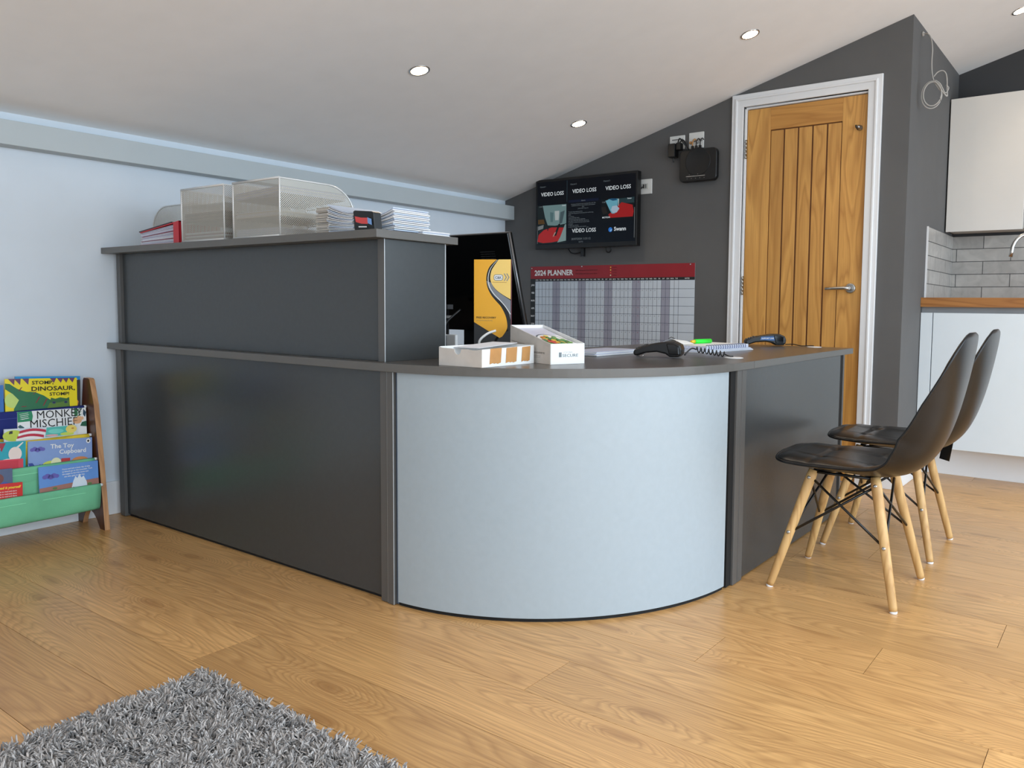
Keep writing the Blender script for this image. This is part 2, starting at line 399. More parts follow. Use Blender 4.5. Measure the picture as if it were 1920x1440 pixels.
fr.box(D0, D1, WY - .002, WY + .1, DZ - .012, DZ, m_white)
fr.build('door_frame', door, bevel=.003)
lf = MB(); LX0, LX1, LZ = .015, .665, 2.013; LY = WY + .008
lf.box(LX0, LX1, LY + .007, LY + .040, .006, LZ, m_oakgroove)
lf.box(LX0, .148, LY, LY + .01, .006, LZ, m_oak); lf.box(.540, LX1, LY, LY + .01, .006, LZ, m_oak)
lf.box(.1482, .5398, LY, LY + .01, 1.892, LZ, m_oakh); lf.box(.1482, .5398, LY, LY + .01, .006, .2, m_oakh)
n_b = 5; bwid = (.540 - .148) / n_b
for i in range(n_b): lf.box(.148 + i * bwid + .0045, .148 + (i + 1) * bwid - .0045, LY + .003, LY + .012, .204, 1.886, m_oak)
leaf = lf.build('door_leaf', door, bevel=.0012, label='honey oak door leaf with vertical boards')
hd = MB()
hd.lathe([(.026, 0), (.026, -.008), (.022, -.010)], (.612, LY, 1.027), (0, 1, 0), m_steel)
hd.lathe([(.010, -.008), (.010, -.045)], (.612, LY, 1.027), (0, 1, 0), m_steel)
hd.tube([(.617, LY - .045, 1.027), (.59, LY - .047, 1.027), (.54, LY - .046, 1.025), (.492, LY - .044, 1.024)], [.0105, .0095, .0085, .0075], m_steel, 12)
hd.build('door_handle', leaf, label='satin steel lever handle')
hk = MB()
hk.lathe([(.015, 0), (.015, -.004), (.006, -.008), (.005, -.024), (.010, -.030), (.0, -.034)], (.630, LY, 1.846), (0, 1, 0), m_steel, 14)
hk.tube([(.630, LY - .010, 1.846), (.626, LY - .026, 1.836), (.620, LY - .034, 1.846), (.620, LY - .036, 1.856)], .004, m_black, 8)
hk.build('coat_hook', leaf)
for z in (1.80, 1.045):
    h = MB(); h.box(.004, .014, LY - .009, LY + .004, z - .052, z + .052, m_steel)
    for j in range(5): h.tube([(.011, LY - .010, z - .052 + j * .0208), (.011, LY - .010, z - .034 + j * .0208)], .0055, m_steel, 8)
    h.build('hinge', door)

# ------------------------------------------------------------------ kitchen
m_tb = tile_mat('grey_long_tile', 'X', .905, .300, .0778, .986)
m_ts = tile_mat('grey_long_tile_return', 'Y', 3.42, .300, .0778, .986)
sp = thing('tiled_splashback', (1.3, KY - .004, .986), 'grey long tile splashback between oak worktop and white wall cabinet', 'splashback')
MB().box(KX + .0095, 2.5, KY - .009, KY - .001, .9865, 1.376, m_tb).build('back_tiles', sp)
MB().box(KX + .001, KX + .009, 3.065, KY - .001, .9865, 1.376, m_ts).build('side_tiles', sp)
MB().box(KX + .001, KX + .0105, 3.060, 3.065, .9865, 1.377, m_white).build('edge_trim', sp, label='white edge trim')

wt = MB()
xs = [KX + .001, .945, 1.06, 1.33, 1.5, 1.78, 2.1, 2.5]
for j in range(14):
    off = (j * .137) % .3
    xx = [KX + .001] + [v for v in [KX - .2 + off + .27 * i for i in range(8)] if KX + .03 < v < 2.47] + [2.5]
    for a, b in zip(xx[:-1], xx[1:]): wt.box(a, b, 2.985 + j * .057, 2.985 + (j + 1) * .057 - .0002, .936, .986, m_butcher)
wt.build('kitchen_worktop', label='oak block kitchen worktop over white handleless units', cat='worktop')

m_kgap = M('grey_grip_channel', (134, 136, 138), .5)
bc = thing('base_cabinet', (1.6, 3.1, 0), 'white handleless base unit under the oak worktop', 'cabinet')
MB().box(KX + .020, 2.5, 3.03, 3.775, .17, .936, m_white).build('carcass', bc)
MB().box(KX + .002, 2.5, 3.012, 3.034, .902, .936, m_kgap).build('grip_channel', bc, label='grey recessed grip channel')
m_unit = M('kitchen_unit_gloss', (226, 235, 240), .3, var=.01)
MB().box(KX + .003, .936, 2.992, 3.012, .170, .904, m_unit).build('filler_panel', bc, bevel=.001)
MB().box(.940, 1.72, 2.992, 3.012, .170, .904, m_unit).build('door', bc, bevel=.0015)
MB().box(1.723, 2.5, 2.992, 3.012, .170, .904, m_unit).build('door', bc, bevel=.0015)
MB().box(KX + .018, 2.5, 3.165, 3.183, 0, .169, m_skirt).build('plinth', bc, bevel=.001)

wc = thing('wall_cabinet', (1.08, 3.66, 1.385), 'white gloss wall cabinet above the tiled splashback', 'cabinet')
m_doorgloss = M('cabinet_gloss', (228, 224, 217), .12, var=.01, coat=.4)
MB().box(KX + .010, 1.287, 3.556, KY - .001, 1.392, 2.155, M('cabinet_carcass', (196, 190, 180), .5)).build('carcass', wc)
MB().box(KX + .008, 1.287, 3.536, 3.554, 1.384, 2.160, m_doorgloss).build('door', wc, bevel=.0015)

tp = MB()
tp.lathe([(.026, 0), (.026, .012), (.018, .03), (.016, .10)], (1.40, 3.52, .986), (0, 0, 1), m_chrome)
arc = [(1.40, 3.52, 1.08), (1.40, 3.52, 1.24)] + [(1.40 - .075 + .075 * math.cos(math.radians(a)), 3.52 - .045 * (1 - math.cos(math.radians(a))), 1.25 + .10 * math.sin(math.radians(a))) for a in range(0, 181, 15)] + [(1.245, 3.43, 1.222)]
tp.tube(arc, .0105, m_chrome, 14)
tp.tube([(1.416, 3.52, 1.06), (1.47, 3.52, 1.075)], .006, m_chrome, 8)
tp.build('kitchen_tap', label='chrome swan neck tap arching over the oak worktop', cat='tap')

cb = MB()
m_cable = M('grey_cable', (176, 172, 166), .55)
cb.tube([tuple(p) for p in crom([(KX + .002, 2.768, 2.322), (KX + .030, 2.752, 2.312), (.922, 2.735, 2.286), (.931, 2.726, 2.255), (.935, 2.724, 2.216), (.934, 2.723, 2.172), (.935, 2.723, 2.138), (.939, 2.724, 2.099), (.951, 2.727, 2.059), (.978, 2.732, 2.018), (1.008, 2.738, 1.988)], 50)], .0032, m_cable, 7)
for k_, r_ in ((0, 1.0), (1, .88)):
    cb.tube([(.940 + .0475 * r_ * math.cos(a) * .979 + .004 * k_, 2.724 + .0475 * r_ * math.cos(a) * .203 - .006 * k_, 1.999 + .067 * r_ * math.sin(a) + .003 * k_) for a in np.linspace(-.5, 2 * PI - .55, 44)], .0032, m_cable, 7)
cb.tube([tuple(p) for p in crom([(.945, 2.725, 2.087), (.962, 2.729, 2.108), (.984, 2.733, 2.114), (1.0, 2.737, 2.098), (1.006, 2.738, 2.065), (1.008, 2.738, 2.021), (1.010, 2.739, 1.985), (.994, 2.731, 2.003), (.970, 2.724, 2.041), (.951, 2.722, 2.069), (.977, 2.726, 2.049), (1.001, 2.734, 2.002), (1.015, 2.740, 2.026), (1.002, 2.742, 2.042)], 80)], .0030, m_cable, 7)
cb.lathe([(.012, 0), (.012, .006), (.006, .012)], (KX, 2.768, 2.322), (1, 0, 0), m_cable, 12)
cb.build('coiled_cable', label='grey cable coiled in loops on the charcoal return wall', cat='cable')

# ------------------------------------------------------------------ reception desk
desk = thing('reception_desk', (-.3, .9, 0), 'graphite reception desk with curved silver front and raised shelf', 'desk')
T0, T1 = .7147, .74
MB().box(-1.688, -.031, .010, .026, .012, T0, m_desk).build('front_panel', desk, bevel=.001)
MB().box(-1.66, -.033, .020, .05, 0, .0118, m_gap).build('floor_shadow', desk)  # dark strip put in for the shadow line under the panel
def post(x0, x1, y0, y1, z0, z1, line=None):
    p = MB(); p.box(x0, x1, y0, y1, z0, z1, m_post)
    if line == '+x': p.box(x1, x1 + .0018, y0 - .0006, y0 + .002, z0, z1, m_pline)
    return p.build('post', desk, bevel=.0012)
post(-1.705, -1.689, .004, .03, .004, T0); post(-1.687, -1.650, -.002, .03, .002, T0)
post(-.031, -.0018, -.002, .028, .002, T0, '+x'); post(.003, .029, -.006, .024, .002, T0, '+x')
MB().box(.031, .038, .006, .03, .004, T0, M('blue_grey_seal', (96, 112, 132), .4)).build('edge_seal', desk)
# curved silver panel (quarter cylinder) with worn bright edges
Rp, cyp = .785, .785
cv = MB(); rows = []
for i in range(49):
    a = math.radians(3.0 + 82.5 * i / 48)
    ro = [(r * math.sin(a), cyp - r * math.cos(a), z) for r, z in ((Rp, .012), (Rp, T0), (Rp - .016, T0), (Rp - .016, .012))]
    rows.append(ro)
cv.grid(rows, m_silver, smooth=True, closed=True)
cv.poly(rows[0], m_pline); cv.poly(rows[-1], m_pline)
cvo = cv.build('curved_panel', desk, label='curved silver grey front panel')
e = cvo.modifiers.new('es', 'EDGE_SPLIT'); e.split_angle = math.radians(40)
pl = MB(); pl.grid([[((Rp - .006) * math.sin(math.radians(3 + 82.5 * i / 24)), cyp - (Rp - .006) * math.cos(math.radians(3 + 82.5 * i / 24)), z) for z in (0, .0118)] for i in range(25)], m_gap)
pl.build('curved_floor_shadow', desk)  # dark band standing in for the shadow below the curved panel
MB().box(.770, .784, .735, .800, .004, T0, m_gap).build('dark_trim', desk, label='dark gap strip beside the curved panel')  # near-black trim next to the posts
for a, b in ((.772, .807), (.810, .845)):
    p = MB(); p.box(.765, .7915, a, b, .002, T0, m_post); p.build('post', desk, bevel=.0015)
MB().box(.770, .786, .846, 1.88, .006, T0, m_desk).build('end_panel', desk, bevel=.001)
MB().box(.768, .784, 1.882, 1.912, .004, T0, m_gap).build('dark_trim', desk)
post(.764, .7885, 1.914, 1.932, .004, T0)
MB().box(-.05, .76, 1.934, 1.952, .006, T0, m_desk).build('side_panel', desk, bevel=.001)
# worktops
def arcpts(R, cy, z): return [(R * math.sin(math.radians(a)), cy - R * math.cos(math.radians(a)), z) for a in range(0, 91, 3)]
w1 = MB(); w1.prism([(WX + .003, -.014, T0)] + arcpts(.795, .781, T0) + [(.795, .898, T0), (-.10, .898, T0), (-.10, .86, T0), (WX + .003, .86, T0)], (0, 0, T1 - T0), m_desk_top, sidemat=m_desk_edge)
w1.build('worktop', desk, bevel=.001)
w2 = MB(); w2.prism([(-.10, .8995, T0), (.795, .8995, T0), (.783, 2.076, T0), (-.10, 2.076, T0)], (0, 0, T1 - T0), m_desk_top, sidemat=m_desk_edge)
w2.build('worktop', desk, bevel=.001)
for c in ((.674, 1.0), (.62, 2.02)):
    g = MB(); g.lathe([(.0, .0022), (.030, .0022), (.034, .0008), (.034, 0)], (*c, T1), (0, 0, 1), m_white, 24); g.build('cable_grommet', desk, label='white round cable grommet')
# raised part
U0, US = 1.1147, 1.1389
MB().box(-1.69, -.069, .036, .052, T1, U0, m_desk).build('upper_panel', desk, bevel=.001)
post(-1.728, -1.712, .028, .054, T1, U0); post(-1.710, -1.688, .022, .054, T1, U0)
post(-.068, -.0388, .024, .054, T1, U0, '+x')
MB().box(-.054, -.0375, .0265, .281, T1, U0, m_desk).build('upper_side_panel', desk, bevel=.001)
MB().box(-.056, -.0360, .280, .2835, T1, U0, m_pline).build('edge_strip', desk)
MB().box(-1.70, -.06, .262, .278, T1, U0, m_desk).build('upper_back_panel', desk)
MB().box(WX + .004, -.0141, -.026, .318, U0, US, m_desk_edge).build('top_shelf', desk, bevel=.001)

# ------------------------------------------------------------------ chairs
def make_chair():
    root = thing('side_chair', (0, 0, 0), 'black padded shell chair on four splayed beech legs', 'chair')
    prof = crom([(.216, .432), (.204, .418), (.165, .406), (.10, .397), (0, .390), (-.09, .385), (-.155, .390), (-.21, .410), (-.255, .452), (-.29, .515), (-.318, .60), (-.338, .69), (-.352, .775), (-.358, .83), (-.357, .848)], 91)
    ws = np.interp(np.linspace(0, 1, 91), [0, .015, .04, .09, .17, .3, .42, .5, .58, .68, .78, .87, .93, .965, .99, 1], [.085, .125, .155, .185, .205, .216, .219, .218, .215, .208, .196, .178, .158, .132, .095, .06])
    dw = np.interp(np.linspace(0, 1, 91), [0, .05, .2, .4, .5, .6, .75, .9, 1], [.004, .012, .026, .046, .074, .088, .066, .028, .004])
    th = np.interp(np.linspace(0, 1, 91), [0, .02, .06, .2, .5, .9, .97, 1], [.010, .020, .032, .040, .038, .034, .022, .010])
    tt = np.linspace(0, 1, 91); LL = .45 * tt + .55 * (.5 - .5 * np.cos(np.pi * tt))
    t0_ = np.linspace(0, 1, 91)
    prof = np.stack([np.interp(LL, t0_, prof[:, k]) for k in range(2)], 1)
    ws = np.interp(LL, [0, .1, .17, .3, .42, .5, .58, .68, .78, .86, .92, 1], [.19, .196, .206, .216, .219, .218, .215, .208, .197, .182, .166, .15])
    ends = np.sqrt(np.clip(1 - (1 - np.clip(LL / .085, 0, 1)) ** 2.6, 0, 1)) * np.sqrt(np.clip(1 - (1 - np.clip((1 - LL) / .11, 0, 1)) ** 2.4, 0, 1))
    ws = ws * (.32 + .68 * ends)
    dw = np.interp(LL, t0_, dw); th = np.interp(LL, t0_, th)
    C = 41; us = np.linspace(-1, 1, C)
    tn = np.gradient(prof, axis=0); tn /= np.linalg.norm(tn, axis=1)[:, None]
    nn = np.stack([-tn[:, 1], tn[:, 0]], 1)          # normal in the (f, z) plane
    if nn[10][1] < 0: nn = -nn                        # seat: up; back: forward
    outer, inner = [], []
    L = LL
    for i in range(91):
        ro, ri = [], []
        for u in us:
            d = dw[i] * abs(u) ** 2.3
            ro.append((u * ws[i], prof[i][0] + nn[i][0] * d, prof[i][1] + nn[i][1] * d))
            pad = th[i] * (1 - abs(u) ** 5) + .008 * abs(u) ** 5
            g = 0
            for u0 in (-.40, .40):
                for e_ in (-.035, .035): g += math.exp(-((u - u0 - e_) / .022) ** 2)
            for s0 in (.16, .36, .62, .80):
                for e_ in (-.008, .008): g += math.exp(-((L[i] - s0 - e_) / .005) ** 2)
            pad -= .0032 * min(g, 1.4) * (1 - abs(u) ** 8) * min(1, L[i] / .10) * min(1, (1 - L[i]) / .06)
            for u0 in (-.40, .40):
                for s0 in (.16, .36, .62, .80): pad -= .008 * math.exp(-((u - u0) / .07) ** 2 - ((L[i] - s0) / .016) ** 2)
            pad = max(pad, .006); dd = d + pad
            ri.append((u * ws[i], prof[i][0] + nn[i][0] * dd, prof[i][1] + nn[i][1] * dd))
        outer.append(ro); inner.append(ri)
    # local axes: x = side, y = forward
    sh = MB(); sh.grid(outer, m_leather)
    rim = [o[0] for o in outer] + outer[-1][1:] + [o[-1] for o in outer[::-1]][1:] + outer[0][::-1][1:-1]
    rim2 = [o[0] for o in inner] + inner[-1][1:] + [o[-1] for o in inner[::-1]][1:] + inner[0][::-1][1:-1]
    sh.build('outer_shell', root, world=False, label='smooth black outer shell')
    cu = MB(); cu.grid(inner, m_leather); cu.grid([rim, rim2], m_leather, closed=True)
    cu.build('quilted_pad', root, world=False, label='quilted black seat and back pad')
    pp = MB(); pp.tube([tuple((Vector(a) + Vector(b)) / 2) for a, b in zip(rim, rim2)], .0042, m_leather, 8, closed=True)
    pp.build('piping', root, world=False)
    for sx in (-1, 1):
        for sy in (-1, 1):
            foot = Vector((sx * .187, sy * .196, .006)); top = Vector((sx * .108, sy * .098 - .01, .392))
            lg = MB(); lg.tube([foot + (top - foot) * t for t in (0, .03, .3, .6, .94, 1)], [.0118, .0128, .0142, .0156, .0168, .0150], m_beech, 14)
            lo = lg.build('leg', root, world=False)
            gl = MB(); gl.lathe([(.0105, 0), (.0115, .002), (.0115, .008)], (foot.x, foot.y, 0), (0, 0, 1), m_white, 12); gl.build('glide', lo, world=False)
            dr = Vector((sx, 0, .2)).normalized()
            for t in (.46, .93):
                c = foot + (top - foot) * t
                bo = MB(); bo.lathe([(.0055, .0), (.0055, .0178), (.003, .0188)], c, dr, m_steel, 10); bo.build('bolt', lo, world=False)
    wf = MB(); r = .0042
    def lp(sx, sy, t):
        foot = Vector((sx * .187, sy * .196, .006)); top = Vector((sx * .108, sy * .098 - .01, .392)); return foot + (top - foot) * t
    cs = [(-1, -1), (1, -1), (1, 1), (-1, 1)]
    for i in range(4):
        a, b = cs[i], cs[(i + 1) % 4]
        wf.tube([lp(*a, .46), lp(*b, .93)], r, m_black, 8); wf.tube([lp(*a, .93) + Vector((0, 0, .004)), lp(*b, .46)], r, m_black, 8)
        wf.tube([lp(*a, .985), lp(*b, .985)], .005, m_black, 8)
        wf.tube([lp(*a, .90), Vector((a[0] * .095, a[1] * .085 - .01, .408))], .008, m_black, 8)
    wf.tube([lp(-1, -1, .985), lp(1, 1, .985)], .005, m_black, 8); wf.tube([lp(1, -1, .985), lp(-1, 1, .985)], .005, m_black, 8)
    wf.build('wire_brace', root, world=False, label='black crossed wire bracing')
    return root

def copy_tree(o, parent=None):
    c = o.copy(); COL.objects.link(c)
    if parent is not None: c.parent = parent
    for ch in [k for k in bpy.data.objects if k.parent == o]: copy_tree(ch, c)
    return c

chair = make_chair()
chair2 = copy_tree(chair)
for c, x, y, lb in ((chair, 1.087, 1.034, 'black padded shell chair nearer the curved silver panel, beech legs'), (chair2, 1.076, 1.609, 'black padded shell chair behind the other, nearer the white kitchen units')):
    c.location = (x, y, 0); c.rotation_euler = (0, 0, PI / 2); c['label'] = lb; c['group'] = 'black shell chairs at the desk end'
fp = MB(); fp.grid([[(.160 - .012 * j, -.160 - .046 * j / 4 + .003 * i, .408 - .080 * i / 4) for j in range(5)] for i in range(5)], m_leather)
fp.build('loose_flap', chair2, world=False, label='torn loose flap of black upholstery')

# ------------------------------------------------------------------ shaggy rug
rug = thing('shaggy_rug', (.6, -1.2, 0), 'grey shaggy deep pile rug on the oak floor', 'rug')
RX0, RX1, RY0, RY1 = .008, 1.25, -1.95, -.592
MB().box(RX0 + .012, RX1 - .012, RY0 + .012, RY1 - .012, .0005, .010, M('rug_backing', (92, 92, 92), .95)).build('backing', rug)
def rug_pile():
    rg = np.random.default_rng(5)
    n = 84000
    x = rg.uniform(RX0 + .006, RX1 - .006, n); y = rg.uniform(RY0 + .006, RY1 - .006, n)
    # neighbouring strands share a lean so that they gather in tufts
    gx, gy = np.floor(x / .017).astype(int), np.floor(y / .017).astype(int)
    hsh = (gx * 73856093 ^ gy * 19349663) & 0xffff
    tl = np.random.default_rng(9).uniform(0, 2 * PI, 65536)[hsh]; tm = np.random.default_rng(11).uniform(.3, 1.15, 65536)[hsh]
    ang = tl + rg.normal(0, .55, n); lean = tm + rg.normal(0, .18, n); lean = np.clip(lean + .15, .1, 1.35)
    ln = rg.uniform(.017, .025, n)
    base = np.stack([x, y, np.full(n, .008)], 1)
    d1 = np.stack([np.cos(ang) * np.sin(lean * .5), np.sin(ang) * np.sin(lean * .5), np.cos(lean * .5)], 1)
    d2 = np.stack([np.cos(ang) * np.sin(lean * 1.15), np.sin(ang) * np.sin(lean * 1.15), np.cos(lean * 1.15)], 1)
    P = [base, base + d1 * (ln * .5)[:, None], base + d1 * (ln * .5)[:, None] + d2 * (ln * .5)[:, None]]
    tw = rg.uniform(0, 2 * PI, n); wd = rg.uniform(.0013, .0023, n)
    V = []
    for k, (p, s) in enumerate(zip(P, (1.0, 1.2, .95))):
        for j in range(3):
            a = tw + j * 2 * PI / 3
            V.append(p + np.stack([np.cos(a) * wd * s, np.sin(a) * wd * s, np.zeros(n)], 1))
    V = np.stack(V, 1).reshape(-1, 3)
    F = []
    b = np.arange(n) * 9
    for k in range(2):
        for j in range(3):
            j2 = (j + 1) % 3
            F.append(np.stack([b + k * 3 + j, b + k * 3 + j2, b + k * 3 + 3 + j2, b + k * 3 + 3 + j], 1))
    F = np.concatenate(F); T = np.stack([b + 6, b + 7, b + 8], 1)
    me = bpy.data.meshes.new('pile')
    off = np.array(wloc(rug)); V = V - off
    me.vertices.add(len(V)); me.vertices.foreach_set('co', V.ravel())
    nl = F.size + T.size; me.loops.add(nl); me.loops.foreach_set('vertex_index', np.concatenate([F.ravel(), T.ravel()]).astype(np.int32))
    st = np.concatenate([np.arange(len(F)) * 4, F.size + np.arange(len(T)) * 3]).astype(np.int32)
    me.polygons.add(len(st)); me.polygons.foreach_set('loop_start', st)
    me.polygons.foreach_set('use_smooth', [True] * len(st))
    me.update(calc_edges=True); me.validate()
    m, nt, bs = newmat('grey_pile_yarn')
    g = nd(nt, 'ShaderNodeNewGeometry'); r = nd(nt, 'ShaderNodeValToRGB'); e = r.color_ramp.elements
    e[0].color = (*lin((98, 94, 92)), 1); e[1].color = (*lin((208, 201, 196)), 1); e.new(.5).color = (*lin((158, 152, 148)), 1)
    nt.links.new(g.outputs['Random Per Island'], r.inputs['Fac']); nt.links.new(r.outputs['Color'], bs.inputs['Base Color'])
    bs.inputs['Roughness'].default_value = .8; bs.inputs['Sheen Weight'].default_value = .3
    me.materials.append(m)
    o = bpy.data.objects.new('pile', me); COL.objects.link(o); o.parent = rug; o['kind'] = 'stuff'
rug_pile()

# ------------------------------------------------------------------ sling bookcase and picture books
bk = thing('sling_bookcase', (-1.6, -.47, 0), 'walnut sided sling bookcase with green and navy fabric pockets', 'bookcase')
out = [(-1.496, 0), (-1.524, .25), (-1.557, .5), (-1.588, .600), (-1.598, .606), (-1.640, .606), (-1.648, .596), (-1.740, 0), (-1.690, 0), (-1.676, .030), (-1.655, .058), (-1.622, .068), (-1.590, .056), (-1.566, .036), (-1.550, .016), (-1.538, 0)]
for ya in (-.152, -.80):
    sd = MB(); sd.prism([(x, ya, z) for x, z in out], (0, .020, 0), m_walnut, sidemat=m_walnut_e); sd.build('side_panel', bk, bevel=.0015)
FABR = {1: (118, 196, 152), 2: (118, 196, 152), 3: (236, 206, 60), 4: (30, 44, 118)}
RODS = {1: (-1.505, .186), 2: (-1.548, .285), 3: (-1.588, .378), 4: (-1.625, .490)}
for t, (xr, zr) in RODS.items():
    mf = M('sling_fabric', FABR[t], .85, var=.06, vscale=14, bump=.25, bscale=700)
    mth = M('sling_stitch', tuple(min(255, c + 50) for c in FABR[t]), .8)
    pr = crom([(xr - .004, zr + .006), (xr + .006, zr + .003), (xr + .007, zr - .012), (xr + .004, zr - .06), (xr - .004, zr - .092), (xr - .020, zr - .100), (xr - .034, zr - .080), (xr - .040, zr - .02), (xr - .046, zr + .05)] if t > 1 else
              [(xr - .004, zr + .006), (xr + .006, zr + .003), (xr + .007, zr - .012), (xr + .004, zr - .06), (xr - .004, zr - .090), (xr - .018, zr - .096), (xr - .030, zr - .07), (xr - .034, zr - .01), (xr - .037, zr + .07), (xr - .036, zr + .103)], 40)
    sg = MB(); rows = []
    for j in range(25):
        y = -.162 - .613 * j / 24
        rows.append([(p[0] + .002 * math.sin(y * 31 + i * .3), y, p[1] - .004 * math.sin(PI * j / 24) * (1 if 4 < i < 30 else 0)) for i, p in enumerate(pr)])
    sg.grid(rows, mf)
    sl = sg.build('sling', bk, label={1: 'green front fabric pocket', 2: 'green fabric pocket', 3: 'yellow fabric pocket', 4: 'navy fabric pocket'}[t])
    so = sl.modifiers.new('so', 'SOLIDIFY'); so.thickness = .0012
    st = MB(); st.tube([(xr + .0085, y, zr - .020) for y in np.linspace(-.165, -.77, 30)], .0009, mth, 5); st.build('seam', sl)
    rd = MB(); rd.tube([(xr, -.153, zr), (xr, -.78, zr)], .0055, mf, 10); rd.tube([(xr, -.1525, zr), (xr, -.162, zr)], .0062, m_white, 10); rd.build('rod', bk)

BC = {}
def bm_(rgb):
    if rgb not in BC: BC[rgb] = M('print_%d_%d_%d' % rgb, rgb, .35, var=.03, vscale=30)
    return BC[rgb]

def book(label, t, off, TL, TR, drop, thick, cover, art=None, spine=None, name='picture_book'):
    """TL, TR: top corners of the front face; the book leans back in its pocket"""
    lean = .08
    ex = Vector(TR) - Vector(TL); w = ex.length; ex.normalize()
    n = Vector((math.cos(lean), 0, math.sin(lean))); ey = n.cross(ex).normalized()
    if ey.z < 0: ey = -ey
    n = ex.cross(ey).normalized()
    if n.x < 0: n = -n
    h = drop; BL = Vector(TL) - ey * h
    loc = BL + ex * (w / 2)
    root = thing(name, loc, label, 'book', group='picture books in the sling bookcase')
    def q(u, v, d=0): return BL + ex * (u * w) + ey * (v * h) + n * d
    cv_ = MB(); mc = bm_(cover)
    for d0, d1 in ((0, -.0012), (-thick, -thick + .0012)):
        cv_.prism([q(a, b, d0) for a, b in ((0, 0), (1, 0), (1, 1), (0, 1))], n * (d1 - d0), mc)
    cv_.prism([q(0, 0, -.0012), q(.004 / w, 0, -.0012), q(.004 / w, 1, -.0012), q(0, 1, -.0012)], n * (-thick + .0024), bm_(spine or cover))
    if art: art(cv_, q, ex, ey, w, h)
    cv_.build('cover', root)
    pg = MB(); pg.prism([q(.004 / w, .004, -.0012), q(.99, .004, -.0012), q(.99, .995, -.0012), q(.004 / w, .995, -.0012)], n * (-thick + .0024), m_paperedge)
    pg.build('pages', root)
    return root

def blob(b, q, pts, col, d=.0006): b.poly([q(u, v, d) for u, v in pts], bm_(col))
def ell(b, q, cu, cv, ru, rv, col, d=.0006, n=22, a0=0, a1=2 * PI): b.poly([q(cu + ru * math.cos(a0 + (a1 - a0) * k / n), cv + rv * math.sin(a0 + (a1 - a0) * k / n), d) for k in range(n)], bm_(col))

def art_dino(b, q, ex, ey, w, h):
    def T(s, u, v, hh, bold=.016, al='RIGHT', sx=1.15): b.text(s, q(u, v, .0022), ex, ey, hh, m_ink, al, bold, sx)
    for u in (.09, .17, .28):
        blob(b, q, [(u - .05, 1), (u + .04, 1), (u + .03, .90)], (110, 60, 92))
    for u in (.66, .76, .84, .93): blob(b, q, [(u - .05, 1), (u + .04, 1), (u + .005, .92)], (110, 60, 92))
    ell(b, q, .10, .66, .11, .12, (200, 224, 120), .0007)
    body = [(.0, .93), (.06, .92), (.16, .84), (.28, .79), (.40, .78), (.52, .72), (.62, .64), (.70, .50), (.66, .34), (.55, .30), (.40, .36), (.30, .46), (.26, .30), (.12, .30), (.11, .52), (.18, .66), (.10, .76), (.0, .84)]
    b.poly([q(u, v, .0009) for u, v in body], bm_((34, 112, 70)))
    for (u, v, du, dv) in ((.17, .80, .04, .06), (.28, .77, .06, .02), (.45, .70, -.05, -.1), (.55, .66, -.05, -.11), (.36, .74, .05, .05), (.2, .55, .07, .0), (.2, .44, .07, 0)):
        b.poly([q(u, v, .0012), q(u + .025, v + .012, .0012), q(u + du + .02, v + dv + .01, .0012), q(u + du, v + dv, .0012)], bm_((132, 42, 46)))
    head = [(.54, .34), (.545, .48), (.60, .60), (.62, .68), (.68, .66), (.75, .68), (.84, .66), (.88, .68), (.885, .56), (.90, .44), (.87, .32), (.7, .28)]
    b.poly([q(u, v, .0015) for u, v in head], bm_((92, 128, 48)))
    blob(b, q, [(.60, .60), (.62, .68), (.68, .66), (.75, .68), (.84, .66), (.88, .68), (.88, .63), (.74, .60)], (52, 104, 52), .0017)
    for u in (.66, .83): ell(b, q, u, .60, .025, .02, (40, 62, 96), .0019); ell(b, q, u, .60, .009, .009, (20, 24, 30), .0021)
    for u in (.69, .74): ell(b, q, u, .42, .006, .005, (50, 70, 30), .0019)
    T('STOMP,', .66, .905, .0135); T('DINOSAUR,', .97, .80, .0165, .018, sx=1.25); T('STOMP!', .885, .715, .0125)

def art_monkey(b, q, ex, ey, w, h):
    blob(b, q, [(.0, 1), (.20, 1), (.215, .90), (.20, .80), (.0, .79)], (34, 140, 96))
    for i in range(4): b.poly([q(.03 + .012 * i, .945 - .035 * i, .001), q(.15 + .015 * (i % 2), .965 - .035 * i, .001), q(.15, .972 - .035 * i, .001), q(.03, .952 - .035 * i, .001)], m_card)
    b.text('MONKEY', q(.26, .835, .001), ex, ey, .030, m_ink, 'LEFT', 0, .92)
    b.text('MISCHIEF', q(.16, .655, .001), ex, ey, .031, m_ink, 'LEFT', 0, .92)
    blob(b, q, [(.82, 1), (.87, 1), (.87, .84), (.82, .82)], (46, 104, 66))
    for s, v in ((-1, .98), (-1, .90), (1, .97), (1, .90), (1, .84)):
        blob(b, q, [(.845, v - .03), (.845 + s * .06, v), (.845 + s * .09, v + .03), (.845 + s * .04, v + .015)], (70, 140, 84), .0008)
    ell(b, q, .86, .74, .07, .07, (232, 178, 132), .001)
    for i in range(3): ell(b, q, .88 + .03 * i, .80 - .01 * i, .018, .035, (238, 186, 140), .0012)
    blob(b, q, [(.93, .70), (1, .72), (1, .60), (.90, .62)], (34, 96, 70), .0012)
    blob(b, q, [(.96, .98), (1, .9), (.98, .8), (.95, .86)], (28, 64, 84), .0008)
    blob(b, q, [(.0, .70), (.03, .74), (.09, .68), (.05, .64)], (40, 84, 88), .0009)

